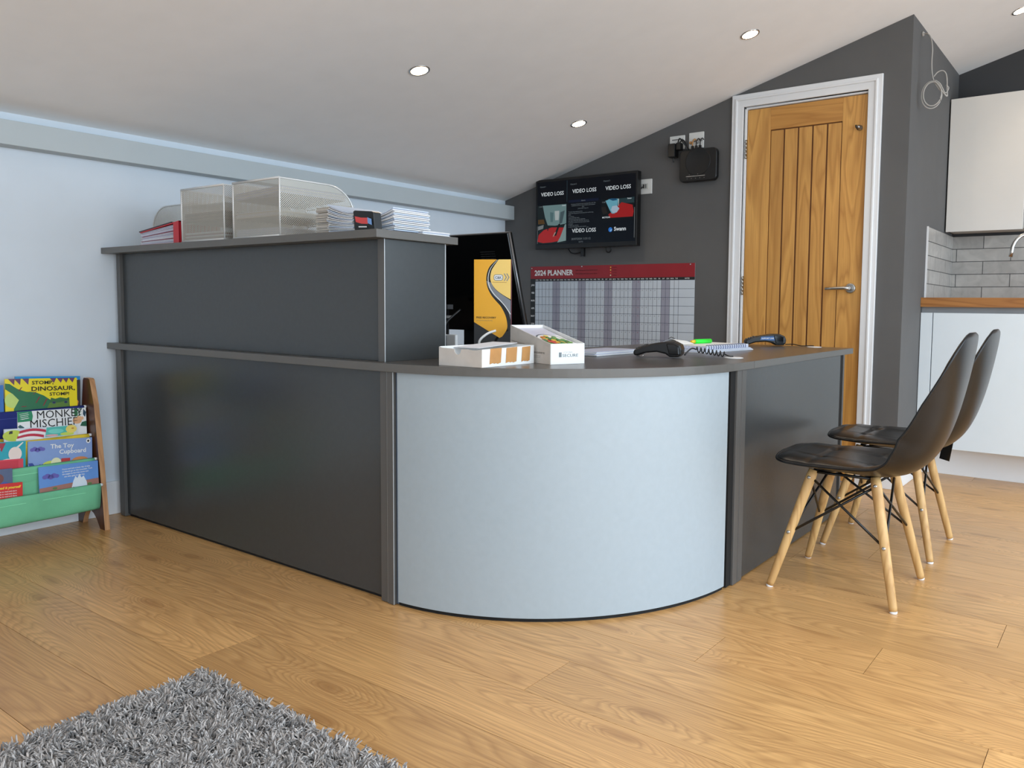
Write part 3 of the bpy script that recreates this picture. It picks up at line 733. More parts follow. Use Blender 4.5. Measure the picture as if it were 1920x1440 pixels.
def art_stripe(b, q, ex, ey, w, h):
    ell(b, q, .12, .80, .14, .16, (196, 212, 74)); blob(b, q, [(.07, .93), (.11, .94), (.11, .86), (.06, .85)], (40, 40, 36), .0009)
    for i, c in enumerate(((196, 40, 66), (246, 240, 240), (196, 40, 66), (246, 240, 240))):
        pts = [(.20 + .36 * k / 8 - .015 * i, .92 - .075 * i + .06 * math.sin(PI * k / 8)) for k in range(9)]
        b.poly([q(u, v, .001) for u, v in pts] + [q(u, v - .075, .001) for u, v in pts[::-1]], bm_(c))
    blob(b, q, [(.57, .98), (.86, 1), (.86, .72), (.55, .70)], (84, 190, 178), .0008)
    ell(b, q, .70, .86, .11, .07, (120, 214, 200), .0012); ell(b, q, .92, .90, .08, .12, (240, 218, 110), .0014); ell(b, q, .94, .92, .02, .02, (200, 130, 40), .0016)
    ell(b, q, .86, .76, .1, .05, (206, 222, 96), .0012); ell(b, q, .64, .74, .09, .03, (232, 176, 176), .0014)

def cloud(b, q, cu, cv, s, col=(104, 98, 178)):
    for du, dv, r in ((-.085, 0, .035), (-.045, .008, .042), (0, -.004, .042), (.045, .006, .042), (.085, 0, .034)):
        ell(b, q, cu + du * s, cv + dv * s * 2, r * s, r * s * 1.25, col, .0008 + r * .004)

def art_toy(b, q, ex, ey, w, h):
    cloud(b, q, .14, .80, .95)
    b.text('The Toy', q(.70, .80, .001), ex, ey, .0165, m_card, 'RIGHT', .02, 1.0); b.text('Cupboard', q(.90, .66, .001), ex, ey, .0165, m_card, 'RIGHT', .02, 1.0)
    ell(b, q, .935, .92, .035, .055, (246, 246, 246), .001); ell(b, q, .935, .92, .018, .028, (50, 40, 40), .0013)
    ell(b, q, .34, .40, .14, .12, (214, 220, 96), .0008); ell(b, q, .42, .46, .08, .12, (240, 236, 190), .001)
    blob(b, q, [(.50, .55), (.64, .55), (.64, .40), (.50, .40)], (200, 60, 62), .0009); ell(b, q, .80, .46, .14, .10, (220, 140, 84), .0009)
    blob(b, q, [(0, .50), (.06, .50), (.09, .44), (.02, .40)], (50, 70, 150), .0009)
    for i in range(3): blob(b, q, [(.16 + .04 * i, .45), (.18 + .04 * i, .45), (.18 + .04 * i, .39), (.16 + .04 * i, .39)], (24, 24, 30), .0014)

def art_mount(b, q, ex, ey, w, h):
    blob(b, q, [(0, .30), (0, .48), (1, .56), (1, .30)], (170, 118, 104))
    cloud(b, q, .19, .74, 1.15)
    for i, s in enumerate(('Come and join a busy day of play', 'as friends go to the mountain. Turn', 'the pages to find the snow and', 'see who gets to the top.')):
        b.text(s, q(.38 + .03 * (i > 2), .865 - .062 * i, .001), ex + ey * .02, ey, .0052, m_card, 'LEFT', .02, 1.0)
    mt = [(.40, .30), (.47, .38), (.52, .36), (.56, .56), (.60, .68), (.63, .62), (.67, .72), (.70, .62), (.74, .66), (.79, .50), (.80, .30)]
    blob(b, q, mt, (226, 236, 246), .001); ell(b, q, .56, .36, .03, .05, (70, 70, 90), .0013)
    for u in (.25, .84): ell(b, q, u, .44, .04, .03, (96, 128, 72), .001)

def art_teal(b, q, ex, ey, w, h):
    blob(b, q, [(.56, .98), (.70, .98), (.64, .78)], (160, 40, 60)); ell(b, q, .84, .72, .10, .16, (244, 226, 214), .0009); ell(b, q, .74, .55, .12, .07, (244, 226, 214), .0011)
    for u, v in ((.5, .7), (.6, .85), (.4, .9)): ell(b, q, u, v, .02, .02, (220, 240, 244), .0009)
    b.poly([q(.84, .86, .001), q(.95, .98, .001), q(.965, .97, .001), q(.87, .83, .001)], bm_((236, 230, 220)))
def art_self(b, q, ex, ey, w, h):
    b.text('Read it yourself', q(.96, .84, .001), ex, ey, .0088, bm_((255, 220, 60)), 'RIGHT', .03, .95, .2)
    for i in range(4): b.text('first stories to read and share', q(.90, .74 - .075 * i, .001), ex, ey, .0048, m_card, 'RIGHT', .01, .95)
def art_dark(b, q, ex, ey, w, h):
    ell(b, q, .7, .8, .14, .12, (120, 64, 60)); ell(b, q, .55, .55, .2, .12, (44, 70, 150), .0008); ell(b, q, .85, .62, .1, .1, (70, 90, 170), .001)
def art_bo(b, q, ex, ey, w, h):
    blob(b, q, [(.0, .35), (.9, .28), (.97, .60), (.86, .78), (0, .72)], (232, 160, 40)); ell(b, q, .93, .86, .05, .06, (60, 52, 50), .0008)
def art_bp(b, q, ex, ey, w, h):
    blob(b, q, [(0, 1), (1, 1), (1, .72), (0, .76)], (40, 150, 214)); blob(b, q, [(.82, .93), (.93, .93), (.93, .80), (.96, .80), (.96, .95), (.82, .95)], (240, 244, 246), .001)
def art_red(b, q, ex, ey, w, h): blob(b, q, [(.06, .96), (.9, .96), (.9, .5), (.06, .5)], (206, 48, 66))

book('yellow picture book with a green striped dinosaur in the navy pocket', 4, 0, (-1.647, -.421, .618), (-1.646, -.174, .607), .24, .006, (244, 224, 30), art_dino)
book('purple and blue book behind the yellow dinosaur book, by the walnut side', 4, 0, (-1.666, -.381, .624), (-1.664, -.154, .611), .24, .005, (96, 66, 150), art_bp, (90, 150, 210))
book('dark book with an orange patch just behind the yellow dinosaur book', 4, 0, (-1.656, -.382, .610), (-1.654, -.158, .597), .22, .005, (52, 44, 46), art_bo)
book('plain blue book at the far end of the navy pocket', 4, 0, (-1.649, -.64, .603), (-1.647, -.427, .596), .22, .007, (40, 110, 186))
book('white picture book titled monkey mischief in the yellow pocket', 3, 0, (-1.616, -.396, .493), (-1.616, -.157, .487), .19, .006, (238, 240, 240), art_monkey)
book('picture book with red and white striped tail in front of the monkey book', 3, 0, (-1.603, -.445, .434), (-1.601, -.199, .421), .13, .007, (214, 224, 232), art_stripe)
book('pale blue toy cupboard picture book in the upper green pocket', 2, 0, (-1.569, -.381, .383), (-1.568, -.158, .371), .165, .006, (138, 164, 214), art_toy)
book('teal picture book beside the toy cupboard book', 2, 0, (-1.579, -.60, .400), (-1.578, -.385, .385), .165, .006, (30, 164, 178), art_teal)
book('small plain red board book in front of the teal book', 2, 0, (-1.563, -.56, .331), (-1.563, -.401, .322), .11, .008, (222, 66, 84), art_red)
book('blue book with a snowy mountain in the front green pocket', 1, 0, (-1.525, -.366, .287), (-1.525, -.158, .282), .155, .006, (104, 152, 220), art_mount)
book('dark blue book leaning behind the small red reading book', 1, 0, (-1.536, -.62, .303), (-1.535, -.447, .296), .17, .006, (84, 98, 130), art_dark)
book('red early reading book with yellow lettering in the front green pocket', 1, 0, (-1.522, -.61, .252), (-1.521, -.421, .242), .12, .006, (214, 36, 30), art_self)

# ------------------------------------------------------------------ things on the raised shelf
m_mesh = mesh_mat('silver_wire_mesh', (196, 190, 178), .0075, .60)
m_rim = M('silver_rim', (226, 226, 224), .35, metal=.4)
ZS = US
def tray(label, x0, x1, yf, yb, ht, name='mesh_document_tray', shelves=(.34, .66), T=lambda p: p):
    """open desk tray: upright mesh end at yf, open curved end at yb, mesh sides at x0 and x1"""
    c = T(((x0 + x1) / 2, (yf + yb) / 2, ZS))
    r = thing(name, c, label, 'tray', group='silver mesh document trays')
    z0, z1 = ZS + .0045, ZS + ht
    sidep = [(yf, z0), (yf, z1)] + [(yb - .115 + .115 * math.sin(math.radians(a)), z1 - .10 + .10 * math.cos(math.radians(a))) for a in range(0, 91, 10)] + [(yb, z0)]
    for x in (x0, x1):
        MB().poly([T((x, a, b)) for a, b in sidep], m_mesh).build('side_panel', r)
    MB().poly([T(p) for p in ((x0, yf, z0), (x1, yf, z0), (x1, yf, z1), (x0, yf, z1))], m_mesh).build('end_panel', r)
    for f in (0.01,) + shelves:
        MB().poly([T(p) for p in ((x0, yf, z0 + f * ht), (x1, yf, z0 + f * ht), (x1, yb, z0 + f * ht), (x0, yb, z0 + f * ht))], m_mesh).build('tier', r)
    rm = MB()
    for x in (x0, x1): rm.tube([T((x, a, b)) for a, b in sidep], .0034, m_rim, 6, closed=True)
    for z in (z0, z1): rm.tube([T((x0, yf, z)), T((x1, yf, z))], .0040, m_rim, 6)
    for f in shelves: rm.tube([T((x0, yb, z0 + f * ht)), T((x1, yb, z0 + f * ht))], .002, m_rim, 6)
    rm.build('rim', r, label='silver wire rim')
    return r
tray('silver mesh document tray touching the fanned booklet stacks', -.806, -.532, .004, .312, .197)
tray('smaller silver mesh document tray beside the red folder', -1.150, -.864, .004, .285, .199)
tray('silver mesh tray with curved end standing behind the red folder', .18, .305, 1.40, 1.715, .186, shelves=(.4,), T=lambda p: (-p[1], p[0], p[2]))
def sheaf(name, label, cat, x0, x1, y0, y1, z, h, n, mats, jit=.004, warp=0, tilt=(0, 0), group=None):
    s_ = MB(); rg = random.Random(sum(map(ord, label)))
    for i in range(n):
        a, b = rg.uniform(-jit, jit), rg.uniform(-jit, jit); t = h / n
        za = z + i * t
        zz = lambda x, y: za + warp * i / n * ((x - x0) / (x1 - x0)) ** 2 + tilt[0] * (x - x0) + tilt[1] * (y - y0)
        xs_ = np.linspace(x0 + a, x1 + a, 5)
        for k in range(4):
            xa, xb = xs_[k], xs_[k + 1]
            vs = [(xa, y0 + b, zz(xa, y0)), (xb, y0 + b, zz(xb, y0)), (xb, y1 + b, zz(xb, y1)), (xa, y1 + b, zz(xa, y1))]
            s_.prism(vs, (0, 0, t * .8), mats[i % len(mats)])
    return s_.build(name, label=label, cat=cat, group=group)
# paper in the trays
sheaf('paper_pile', 'white papers lying in the top tier of the near mesh tray', 'papers', -.80, -.545, .012, .285, ZS + .137, .022, 10, [m_paper, bm_((190, 194, 226)), m_paper, bm_((226, 222, 214))], .002, tilt=(.05, 0), group='paper piles in mesh trays')
sheaf('paper_pile', 'buff papers in the middle tier of the near mesh tray', 'papers', -.80, -.545, .012, .285, ZS + .072, .02, 8, [bm_((216, 200, 160)), m_paper], .002, group='paper piles in mesh trays')
sheaf('paper_pile', 'loose papers in the lowest tier of the near mesh tray', 'papers', -.80, -.545, .012, .285, ZS + .009, .026, 8, [m_paper, bm_((214, 222, 236))], .002, group='paper piles in mesh trays')
sheaf('paper_pile', 'brown folders in the middle tier of the smaller mesh tray', 'papers', -1.142, -.872, .012, .27, ZS + .075, .035, 6, [bm_((112, 98, 88)), bm_((138, 120, 106))], .002, group='paper piles in mesh trays')  # dark stack; the shadow inside the tray is put into its colour
sheaf('paper_pile', 'papers and a maroon folder in the lowest tier of the smaller mesh tray', 'papers', -1.142, -.872, .012, .27, ZS + .009, .028, 7, [m_paper, bm_((120, 44, 58)), bm_((196, 190, 186))], .002, group='paper piles in mesh trays')
# red lever arch file lying flat, spine towards the trays
lv = thing('lever_arch_file', (-1.33, .08, ZS), 'red lever arch file stuffed with papers at the wall end of the shelf', 'file')
m_red = M('red_board', (196, 30, 44), .45, var=.05)
fcov = MB()
fcov.prism([(-1.165, y, z) for y, z in ((.0, ZS + .001), (.0, ZS + .086), (.165, ZS + .086), (.165, ZS + .001))], (-.004, 0, 0), m_red)
fcov.prism([(-1.165, -.0006, ZS + .001), (-1.205, -.0006, ZS + .001), (-1.205, -.0006, ZS + .080), (-1.165, -.0006, ZS + .086)], (0, .003, 0), m_red)
fcov.prism([(-1.165, .0, ZS + .082), (-1.165, .0, ZS + .086), (-1.46, .0, ZS + .054), (-1.46, .0, ZS + .050)], (0, .165, 0), m_red)
fcov.box(-1.47, -1.165, .0, .165, ZS + .0005, ZS + .004, m_red)
fcov.build('cover', lv)
ps = MB(); rg = random.Random(4)
for i in range(22):
    z = ZS + .005 + i * .0021; j = rg.uniform(-.012, .012)
    top = min(z + .0017, ZS + .066)
    ps.prism([(-1.210, .002 + abs(j) * .3, z + .0010 * i), (-1.455 + j, .002 + abs(j) * .3, z - .00005 * i), (-1.455 + j, .160, z - .00005 * i), (-1.210, .160, z + .0010 * i)], (0, 0, .0019), rg.choice([m_paper, bm_((196, 196, 220)), bm_((214, 212, 226)), bm_((176, 178, 206))]) if i not in (5, 14) else bm_((150, 40, 60)))
ps.build('papers', lv, label='stuffed white and lilac papers')
bd = MB(); bd.prism([(-1.23, .004, ZS + .0815), (-1.478, .004, ZS + .0545), (-1.478, .155, ZS + .0545), (-1.23, .155, ZS + .0815)], (0, 0, .004), bm_((52, 50, 58)))
bd.build('document_wallet', label='dark document wallet lying on the red file', cat='wallet')
# booklets
def booklets(label, x0, x1, y0, y1, h, n, fan, flip=False):
    s_ = MB(); rg = random.Random(n)
    for i in range(n):
        za = ZS + .001 + i * h / n; f = fan * (i / n)
        a = rg.uniform(-.003, .003)
        pts = []
        for k in range(6):
            t = k / 5; e = (1 - t) if not flip else t
            pts.append((x0 + (x1 - x0) * t + a, za + f * e ** 1.6))
        tk = h / n * .72
        s_.prism([(x, y0 + a, z) for x, z in pts] + [(x, y0 + a, z + tk) for x, z in pts[::-1]], (0, y1 - y0, 0), [m_paper, bm_((206, 220, 240)), m_card][i % 3])
    return s_.build('booklet_stack', label=label, cat='booklets', group='fanned booklet stacks')
booklets('fanned stack of pale booklets against the near mesh tray', -.300, -.175, .02, .23, .062, 17, .034)
o = sheaf('booklet_stack', 'stack of grey edged booklets between the mesh tray and the fanned booklets', 'booklets', -.372, -.306, .03, .23, ZS + .001, .088, 20, [bm_((206, 198, 186)), bm_((176, 170, 160)), bm_((190, 184, 176))], .004, group='fanned booklet stacks')
booklets('fanned stack of pale booklets at the end of the shelf', -.130, -.052, .075, .225, .056, 14, .022, True)
cd = thing('card_holder', (-.11, .035, ZS), 'black card holder with red and blue print on the shelf corner', 'card holder')
b_ = MB(); ch = [(-.170, .012), (-.088, .020)]
b_.prism([(-.166, .018, ZS + .001), (-.082, .026, ZS + .001), (-.082, .020, ZS + .056), (-.090, .0195, ZS + .060), (-.160, .013, ZS + .066), (-.166, .012, ZS + .063)], (.0, .030, 0), m_black)
b_.build('case', cd, bevel=.0015)
pr_ = MB()
def cq(u, v): return Vector((-.166 + .084 * u, .0165 + .0075 * u - .0062 * v - .0012, ZS + .001 + (.064 - .007 * u) * v))
pr_.poly([cq(.10, .74), cq(.40, .68), (cq(.72, .68)), cq(.72, .36), cq(.40, .38), cq(.13, .46)], bm_((226, 72, 70)))
pr_.poly([cq(.72, .70), cq(.92, .62), cq(.92, .30), cq(.72, .40)], bm_((126, 168, 224))); pr_.poly([cq(.25, .26), cq(.66, .25), cq(.66, .19), cq(.25, .20)], m_card)
pr_.build('printed_label', cd)
sheaf('paper_pile', 'few white sheets lying flat at the shelf end past the booklets', 'papers', -.13, -.03, .175, .295, ZS + .001, .012, 5, [m_paper, m_card, bm_((170, 184, 206))], .003)

# ------------------------------------------------------------------ things on the worktop
ZT = T1
# computer screen seen from behind
mon = thing('computer_monitor', (-.30, .74, ZT), 'black computer monitor seen from behind the raised shelf', 'monitor')
def tilt(x, z, d=0):   # sheet leaning out over the desk front
    return (x, .745 - (z - .80) * .24 - d, z)
mb = MB(); x0, x1, z0, z1 = -.62, -.085, .815, 1.187
q4 = [tilt(x0, z0), tilt(x1 + .012, z0), tilt(x1 - .002, z1), tilt(x0, z1)]
mb.prism(q4, (0, .030, .007), m_blackgloss); mb.build('housing', mon, bevel=.004)
ed = MB(); ed.tube([tilt(x1 + .012, z0, -.012), tilt(x1 - .002, z1, -.012)], .0048, M('dark_steel_edge', (120, 120, 122), .3, metal=.7), 8); ed.build('side_edge', mon)
sc = MB(); sc.prism([Vector(p) + Vector((0, .032, .0085)) for p in ((tilt(x0 + .02, z0 + .02)), tilt(x1 - .01, z0 + .02), tilt(x1 - .02, z1 - .02), tilt(x0 + .02, z1 - .02))], (0, .0015, 0), M('screen_glass', (20, 22, 26), .1)); sc.build('screen', mon)
lb = MB()
for i in range(5): lb.text('compliance information for this unit', Vector(tilt(-.235, 1.118 - .0085 * i, .0006)), (1, 0, 0), (0, -.24, 1), .0045, M('label_print', (62, 62, 64), .6), 'LEFT', 0, .8)
lb.build('rating_label', mon)
ms = MB(); ms.box(-.40, -.30, .752, .772, .75, .95, m_black); ms.box(-.47, -.23, .66, .84, ZT + .0005, ZT + .012, m_black); ms.build('stand', mon, bevel=.003)
# clutter behind the monitor: sockets and leads
sk = MB(); sk.box(-.375, -.285, .585, .600, ZT + .001, .803, m_card); sk.box(-.345, -.330, .578, .586, ZT + .004, .80, m_black)
sk.build('desk_socket', label='small white socket box below the black monitor', cat='socket', bevel=.003)
cl = MB(); cl.tube([tuple(p) for p in crom([(-.337, .574, .75), (-.337, .565, .80), (-.325, .58, .85), (-.30, .63, .90)], 20)], .004, m_black, 8)
cl.build('power_lead', label='thin black lead rising from the small white socket', cat='cable')
MB().box(-.40, -.36, .62, .65, .90, .918, M('dim_grey_plastic', (70, 70, 72), .5)).box(-.395, -.365, .62, .652, .865, .875, m_greyink).box(-.388, -.372, .63, .64, ZT + .001, .90, m_black).build('webcam', label='dim grey webcam on a stalk beside the monitor', cat='webcam')
wl = MB(); wl.tube([tuple(p) for p in crom([(.055, .37, ZT + .004), (.040, .365, .775), (.046, .36, .800), (.066, .375, .822), (.080, .40, .832)], 24)], .0042, m_card, 8)
wl.build('white_cable', label='white cable curving up in front of the orange leaflet', cat='cable')

# orange leaflet with the winding road
lfy = thing('leaflet_display', (.03, .45, ZT), 'orange free recovery leaflet standing in front of the black monitor', 'leaflet')
O = Vector((-.0364, .42, ZT + .001)); P1 = Vector((.0864, .47, ZT + .001)); lex = (P1 - O); lw = lex.length; lex.normalize(); lhh = 1.0722 - ZT
ln_ = Vector((lex.y, -lex.x, 0))
def lq(u, v, d=0): return O + lex * (u * lw) + Vector((0, 0, v * lhh)) + ln_ * d
m_or = M('orange_print', (246, 178, 44), .3, var=.02); m_road = M('road_black', (36, 33, 40), .3); m_roadg = M('road_grey', (132, 136, 142), .3); m_pale = M('pale_orange_print', (252, 214, 120), .3, var=.02)
lm = MB(); lm.prism([lq(0, 0), lq(1, 0), lq(1, 1), lq(0, 1)], -ln_ * .012, m_blackgloss, sidemat=bm_((84, 40, 56)))
# v in the photograph's strip: 0 = top 487px .. 163px down -> v = 1 - p/163*0.70
def V_(p): return 1 - p / 181.0
rb = crom([(.62, 0), (.44, 12), (.36, 24), (.335, 38), (.37, 52), (.47, 66), (.60, 77), (.74, 88), (.86, 104), (.91, 120), (.895, 130), (.80, 141), (.74, 146)], 60)     # left/lower border of the road
main = [(0, 0), (.62, 0)] + [(a, b) for a, b in rb[1:-1]] + [(.70, 146), (0, 117)]
lm.poly([lq(u, V_(p), .0006) for u, p in main], m_or)
rt = crom([(.67, 0), (.55, 12), (.47, 22), (.445, 36), (.50, 47), (.62, 57), (.80, 66), (1.0, 74)], 40)
lm.poly([lq(u, V_(p), .0006) for u, p in [(.67, 0)] + [(a, b) for a, b in rt[1:]] + [(1, 0)]], m_pale)
sh_ = crom([(.34, 40), (.40, 52), (.50, 63), (.62, 72), (.80, 82), (.93, 96), (1.0, 112)], 30); sl_ = crom([(.47, 43), (.52, 50), (.62, 58), (.80, 67), (1.0, 76)], 30)
lm.poly([lq(a, V_(b), .0004) for a, b in sh_] + [lq(a, V_(b), .0004) for a, b in sl_[::-1]], m_roadg)
cl_ = crom([(.635, 1), (.47, 15), (.405, 26), (.385, 38), (.43, 52), (.54, 64), (.68, 74), (.84, 86), (1.0, 102)], 50)
lm.poly([lq(a - .008, V_(b), .001) for a, b in cl_] + [lq(a + .012, V_(b - .6), .001) for a, b in cl_[::-1]], m_card)
lm.text('FREE RECOVERY', lq(.06, V_(110), .001), lex, (0, 0, 1), .0062, m_ink, 'LEFT', .02, 1.12)
lm.text('help on the road at any time of day', lq(.06, V_(114.5), .001), lex, (0, 0, 1), .0030, m_greyink, 'LEFT', 0, .98)
lg = [lq(.665 + a / lw, V_(33.5) + b / lhh, .0010) for a, b in rrect(.034, .021, .008)]; lm.poly(lg, bm_((110, 122, 134)))
lm.poly([lq(.665 + a / lw, V_(33.5) + b / lhh, .0013) for a, b in rrect(.030, .017, .006)], m_card)
lm.text('C&K', lq(.665, V_(35.8), .0016), lex, (0, 0, 1), .0085, bm_((110, 122, 134)), 'CENTER', .03, 1.0)
for k in range(2):
    u = .81 + .07 * k
    lm.poly([lq(u, V_(26), .0012), lq(u + .025, V_(26), .0012), lq(u + .085, V_(33), .0012), lq(u + .025, V_(40), .0012), lq(u, V_(40), .0012), lq(u + .06, V_(33), .0012)], bm_((126, 138, 150)))
lm.poly([lq(.50, V_(42.5), .001), lq(.89, V_(43), .001), lq(.89, V_(42.2), .001), lq(.50, V_(41.7), .001)], bm_((196, 150, 80)))
lm.build('printed_front', lfy)

# low open carton with brown stripes
ct = thing('low_carton', (.25, .16, ZT), 'low white open carton with brown stripes near the desk edge', 'box')
cx_, cy_, ct_, cw, cdp, chh = .1736, .0431, .0385, .1616, .2484, .0565
ce = Vector((math.cos(ct_), math.sin(ct_), 0)); cn = Vector((-math.sin(ct_), math.cos(ct_), 0)); c0 = Vector((cx_, cy_, ZT + .0005))
def cp(u, v, z): return c0 + ce * u + cn * v + Vector((0, 0, z))
body = MB()
zf = [(0, .054), (.012, .0515), (.05, .050), (.060, .047)] + [(.0722 + .013 * math.cos(math.radians(a)), .049 + .016 * math.sin(math.radians(a))) for a in range(180, 361, 20)] + [(.086, .0495), (.11, .050), (.13, .0475), (cw, .0505)]
body.prism([cp(0, 0, 0), cp(cw, 0, 0)] + [cp(u, 0, z) for u, z in zf[::-1]], cn * .0025, m_shadegrey)  # front wall in grey, its shade put into the colour
body.prism([cp(0, cdp - .003, 0), cp(cw, cdp - .003, 0), cp(cw, cdp - .003, .056), cp(0, cdp - .003, .056)], cn * .003, m_card)
body.prism([cp(0, .003, 0), cp(0, cdp - .003, 0), cp(0, cdp - .003, .056), cp(0, .003, .055)], ce * .003, m_card)
body.prism([cp(cw - .003, .003, 0), cp(cw - .003, cdp - .003, 0), cp(cw - .003, cdp - .003, .055), cp(cw - .003, .003, .051)], ce * .003, m_card)
body.prism([cp(.003, .003, 0), cp(cw - .003, .003, 0), cp(cw - .003, cdp - .003, 0), cp(.003, cdp - .003, 0)], (0, 0, .002), m_card)
body.build('tray_body', ct)
stp = MB()
for a, b in ((.055, .115), (.145, .195), (.222, .240)): pass
for a, b in ((.034, .086), (.108, .160), (.184, .226)):
    jag = [cp(cw + .0008, a + (b - a) * k / 7, .0075 + .003 * ((k * 37) % 5) / 4) for k in range(8)]
    stp.poly(jag + [cp(cw + .0008, b + .004, .0535), cp(cw + .0008, a + .004, .0520)], m_tan)
stp.build('brown_stripes', ct, label='three torn brown stripes')
fl_ = MB(); fl_.prism([cp(.004, .06, .050), cp(cw - .06, .06, .050), cp(cw - .06, cdp - .006, .060), cp(.004, cdp - .006, .060)], (0, 0, .0012), m_paper); fl_.build('lid_flap', ct)

# leaflet dispenser box with sloping top
db = thing('leaflet_dispenser', (.31, .38, ZT), 'white sloping leaflet dispenser box holding a fruit picture leaflet', 'box')
dx, dy, dt, dw_, dd, h1, h2 = .4012, .2818, 1.2259, .1258, .2392, .0624, .1132
de = Vector((math.cos(dt), math.sin(dt), 0)); dn = Vector((-math.sin(dt), math.cos(dt), 0)); d0 = Vector((dx, dy, ZT + .0005))
def dp(u, v, z): return d0 + de * u + dn * v + Vector((0, 0, z))
bx = MB()
for u in (0, dw_ - .0025): bx.prism([dp(u, 0, 0), dp(u, dd, 0), dp(u, dd, h2), dp(u, 0, h1)], de * .0025, m_shadegrey if u == 0 else m_card)  # left wall greyed for shade, right wall plain white card
bx.prism([dp(.0025, 0, 0), dp(dw_ - .0025, 0, 0), dp(dw_ - .0025, 0, h1), dp(.0025, 0, h1)], dn * .0025, m_card)
bx.prism([dp(.0025, dd - .0025, 0), dp(dw_ - .0025, dd - .0025, 0), dp(dw_ - .0025, dd - .0025, h2), dp(.0025, dd - .0025, h2)], dn * .0025, m_card)
bx.prism([dp(.0025, .0025, 0), dp(dw_ - .0025, .0025, 0), dp(dw_ - .0025, dd - .0025, 0), dp(.0025, dd - .0025, 0)], (0, 0, .002), m_card)
bx.build('box_body', db)
pt = MB()
pt.text('SECURE', dp(dw_ * .34, -.0008, .022), de, (0, 0, 1), .0088, bm_((90, 100, 104)), 'LEFT', .0, 1.35)
pt.text('S T A Y I N G', dp(dw_ * .38, -.0008, .0345), de, (0, 0, 1), .0032, m_greyink, 'LEFT', 0, 1.2)
for k in range(5): pt.poly([dp(dw_ * (.245 + .016 * k), -.0008, .0215), dp(dw_ * (.256 + .016 * k), -.0008, .0215), dp(dw_ * (.256 + .016 * k), -.0008, .036), dp(dw_ * (.245 + .016 * k), -.0008, .036)], bm_((110, 118, 122)))
pt.build('front_print', db)
pt = MB()
mdn = -dn
pt.text('HOW SECURE ARE YOU?', dp(-.0008, dd * .40, .030), mdn, (0, 0, 1), .0055, m_ink, 'LEFT', .0, .75)
for k in range(2): pt.text('protect your home and family', dp(-.0008, dd * .38, .022 - .005 * k), mdn, (0, 0, 1), .0026, m_greyink, 'LEFT', 0, .8)
pt.build('side_print', db)
pt = MB()
pt.text('Information about staying safe online', dp(-.0008, dd * .95, .062), mdn + Vector((0, 0, -.10)), (0, 0, 1), .0042, bm_((150, 140, 132)), 'LEFT', 0, .9)
pt.build('side_slogan', db)
fz = lambda v: h1 + (h2 - h1) * v / dd
lfz = thing('fruit_leaflet', dp(dw_ / 2, dd / 2, .06), 'leaflet with a bowl of colourful fruit lying in the sloping white box', 'leaflet')
fl2 = MB()
def fq(u, v, d=0): return dp(.006 + u * (dw_ - .012), .004 + v * (dd - .009), fz(v * dd) - .010 + d)
fl2.prism([fq(0, 0), fq(1, 0), fq(1, 1), fq(0, 1)], (0, 0, -.003), m_card)
fl2.poly([fq(0, .55, .0006), fq(1, .6, .0006), fq(1, .98, .0006), fq(0, .98, .0006)], bm_((206, 206, 222)))
fl2.poly([fq(.5 + .56 * math.cos(a), .04 + .60 * math.sin(a), .0009) for a in np.linspace(0, PI, 20)], bm_((90, 96, 110)))
fl2.poly([fq(.5 + .535 * math.cos(a), .03 + .575 * math.sin(a), .0012) for a in np.linspace(0, PI, 20)], bm_((240, 240, 240)))
rg = random.Random(2)
for i in range(90):
    a = rg.uniform(.1, PI - .1); r = rg.uniform(.1, .92) ; u, v = .5 + .44 * r * math.cos(a), .04 + .50 * r * math.sin(a)
    c = rg.choice([(232, 120, 40), (240, 190, 50), (60, 130, 60), (40, 110, 50), (210, 60, 50), (120, 170, 70), (240, 210, 80), (60, 140, 80)])
    fl2.poly([fq(u + rg.uniform(.05, .09) * math.cos(t), max(.005, v + .05 * math.sin(t)), .0014 + i * .00003) for t in np.linspace(0, 2 * PI, 9)[:-1]], bm_(c))
fl2.build('printed_sheet', lfz)

# papers by the dispenser
sheaf('paper_pile', 'folded white papers lying beside the leaflet dispenser', 'papers', .14, .285, .70, .985, ZT + .001, .016, 6, [m_paper, m_card, bm_((200, 204, 224))], .004)

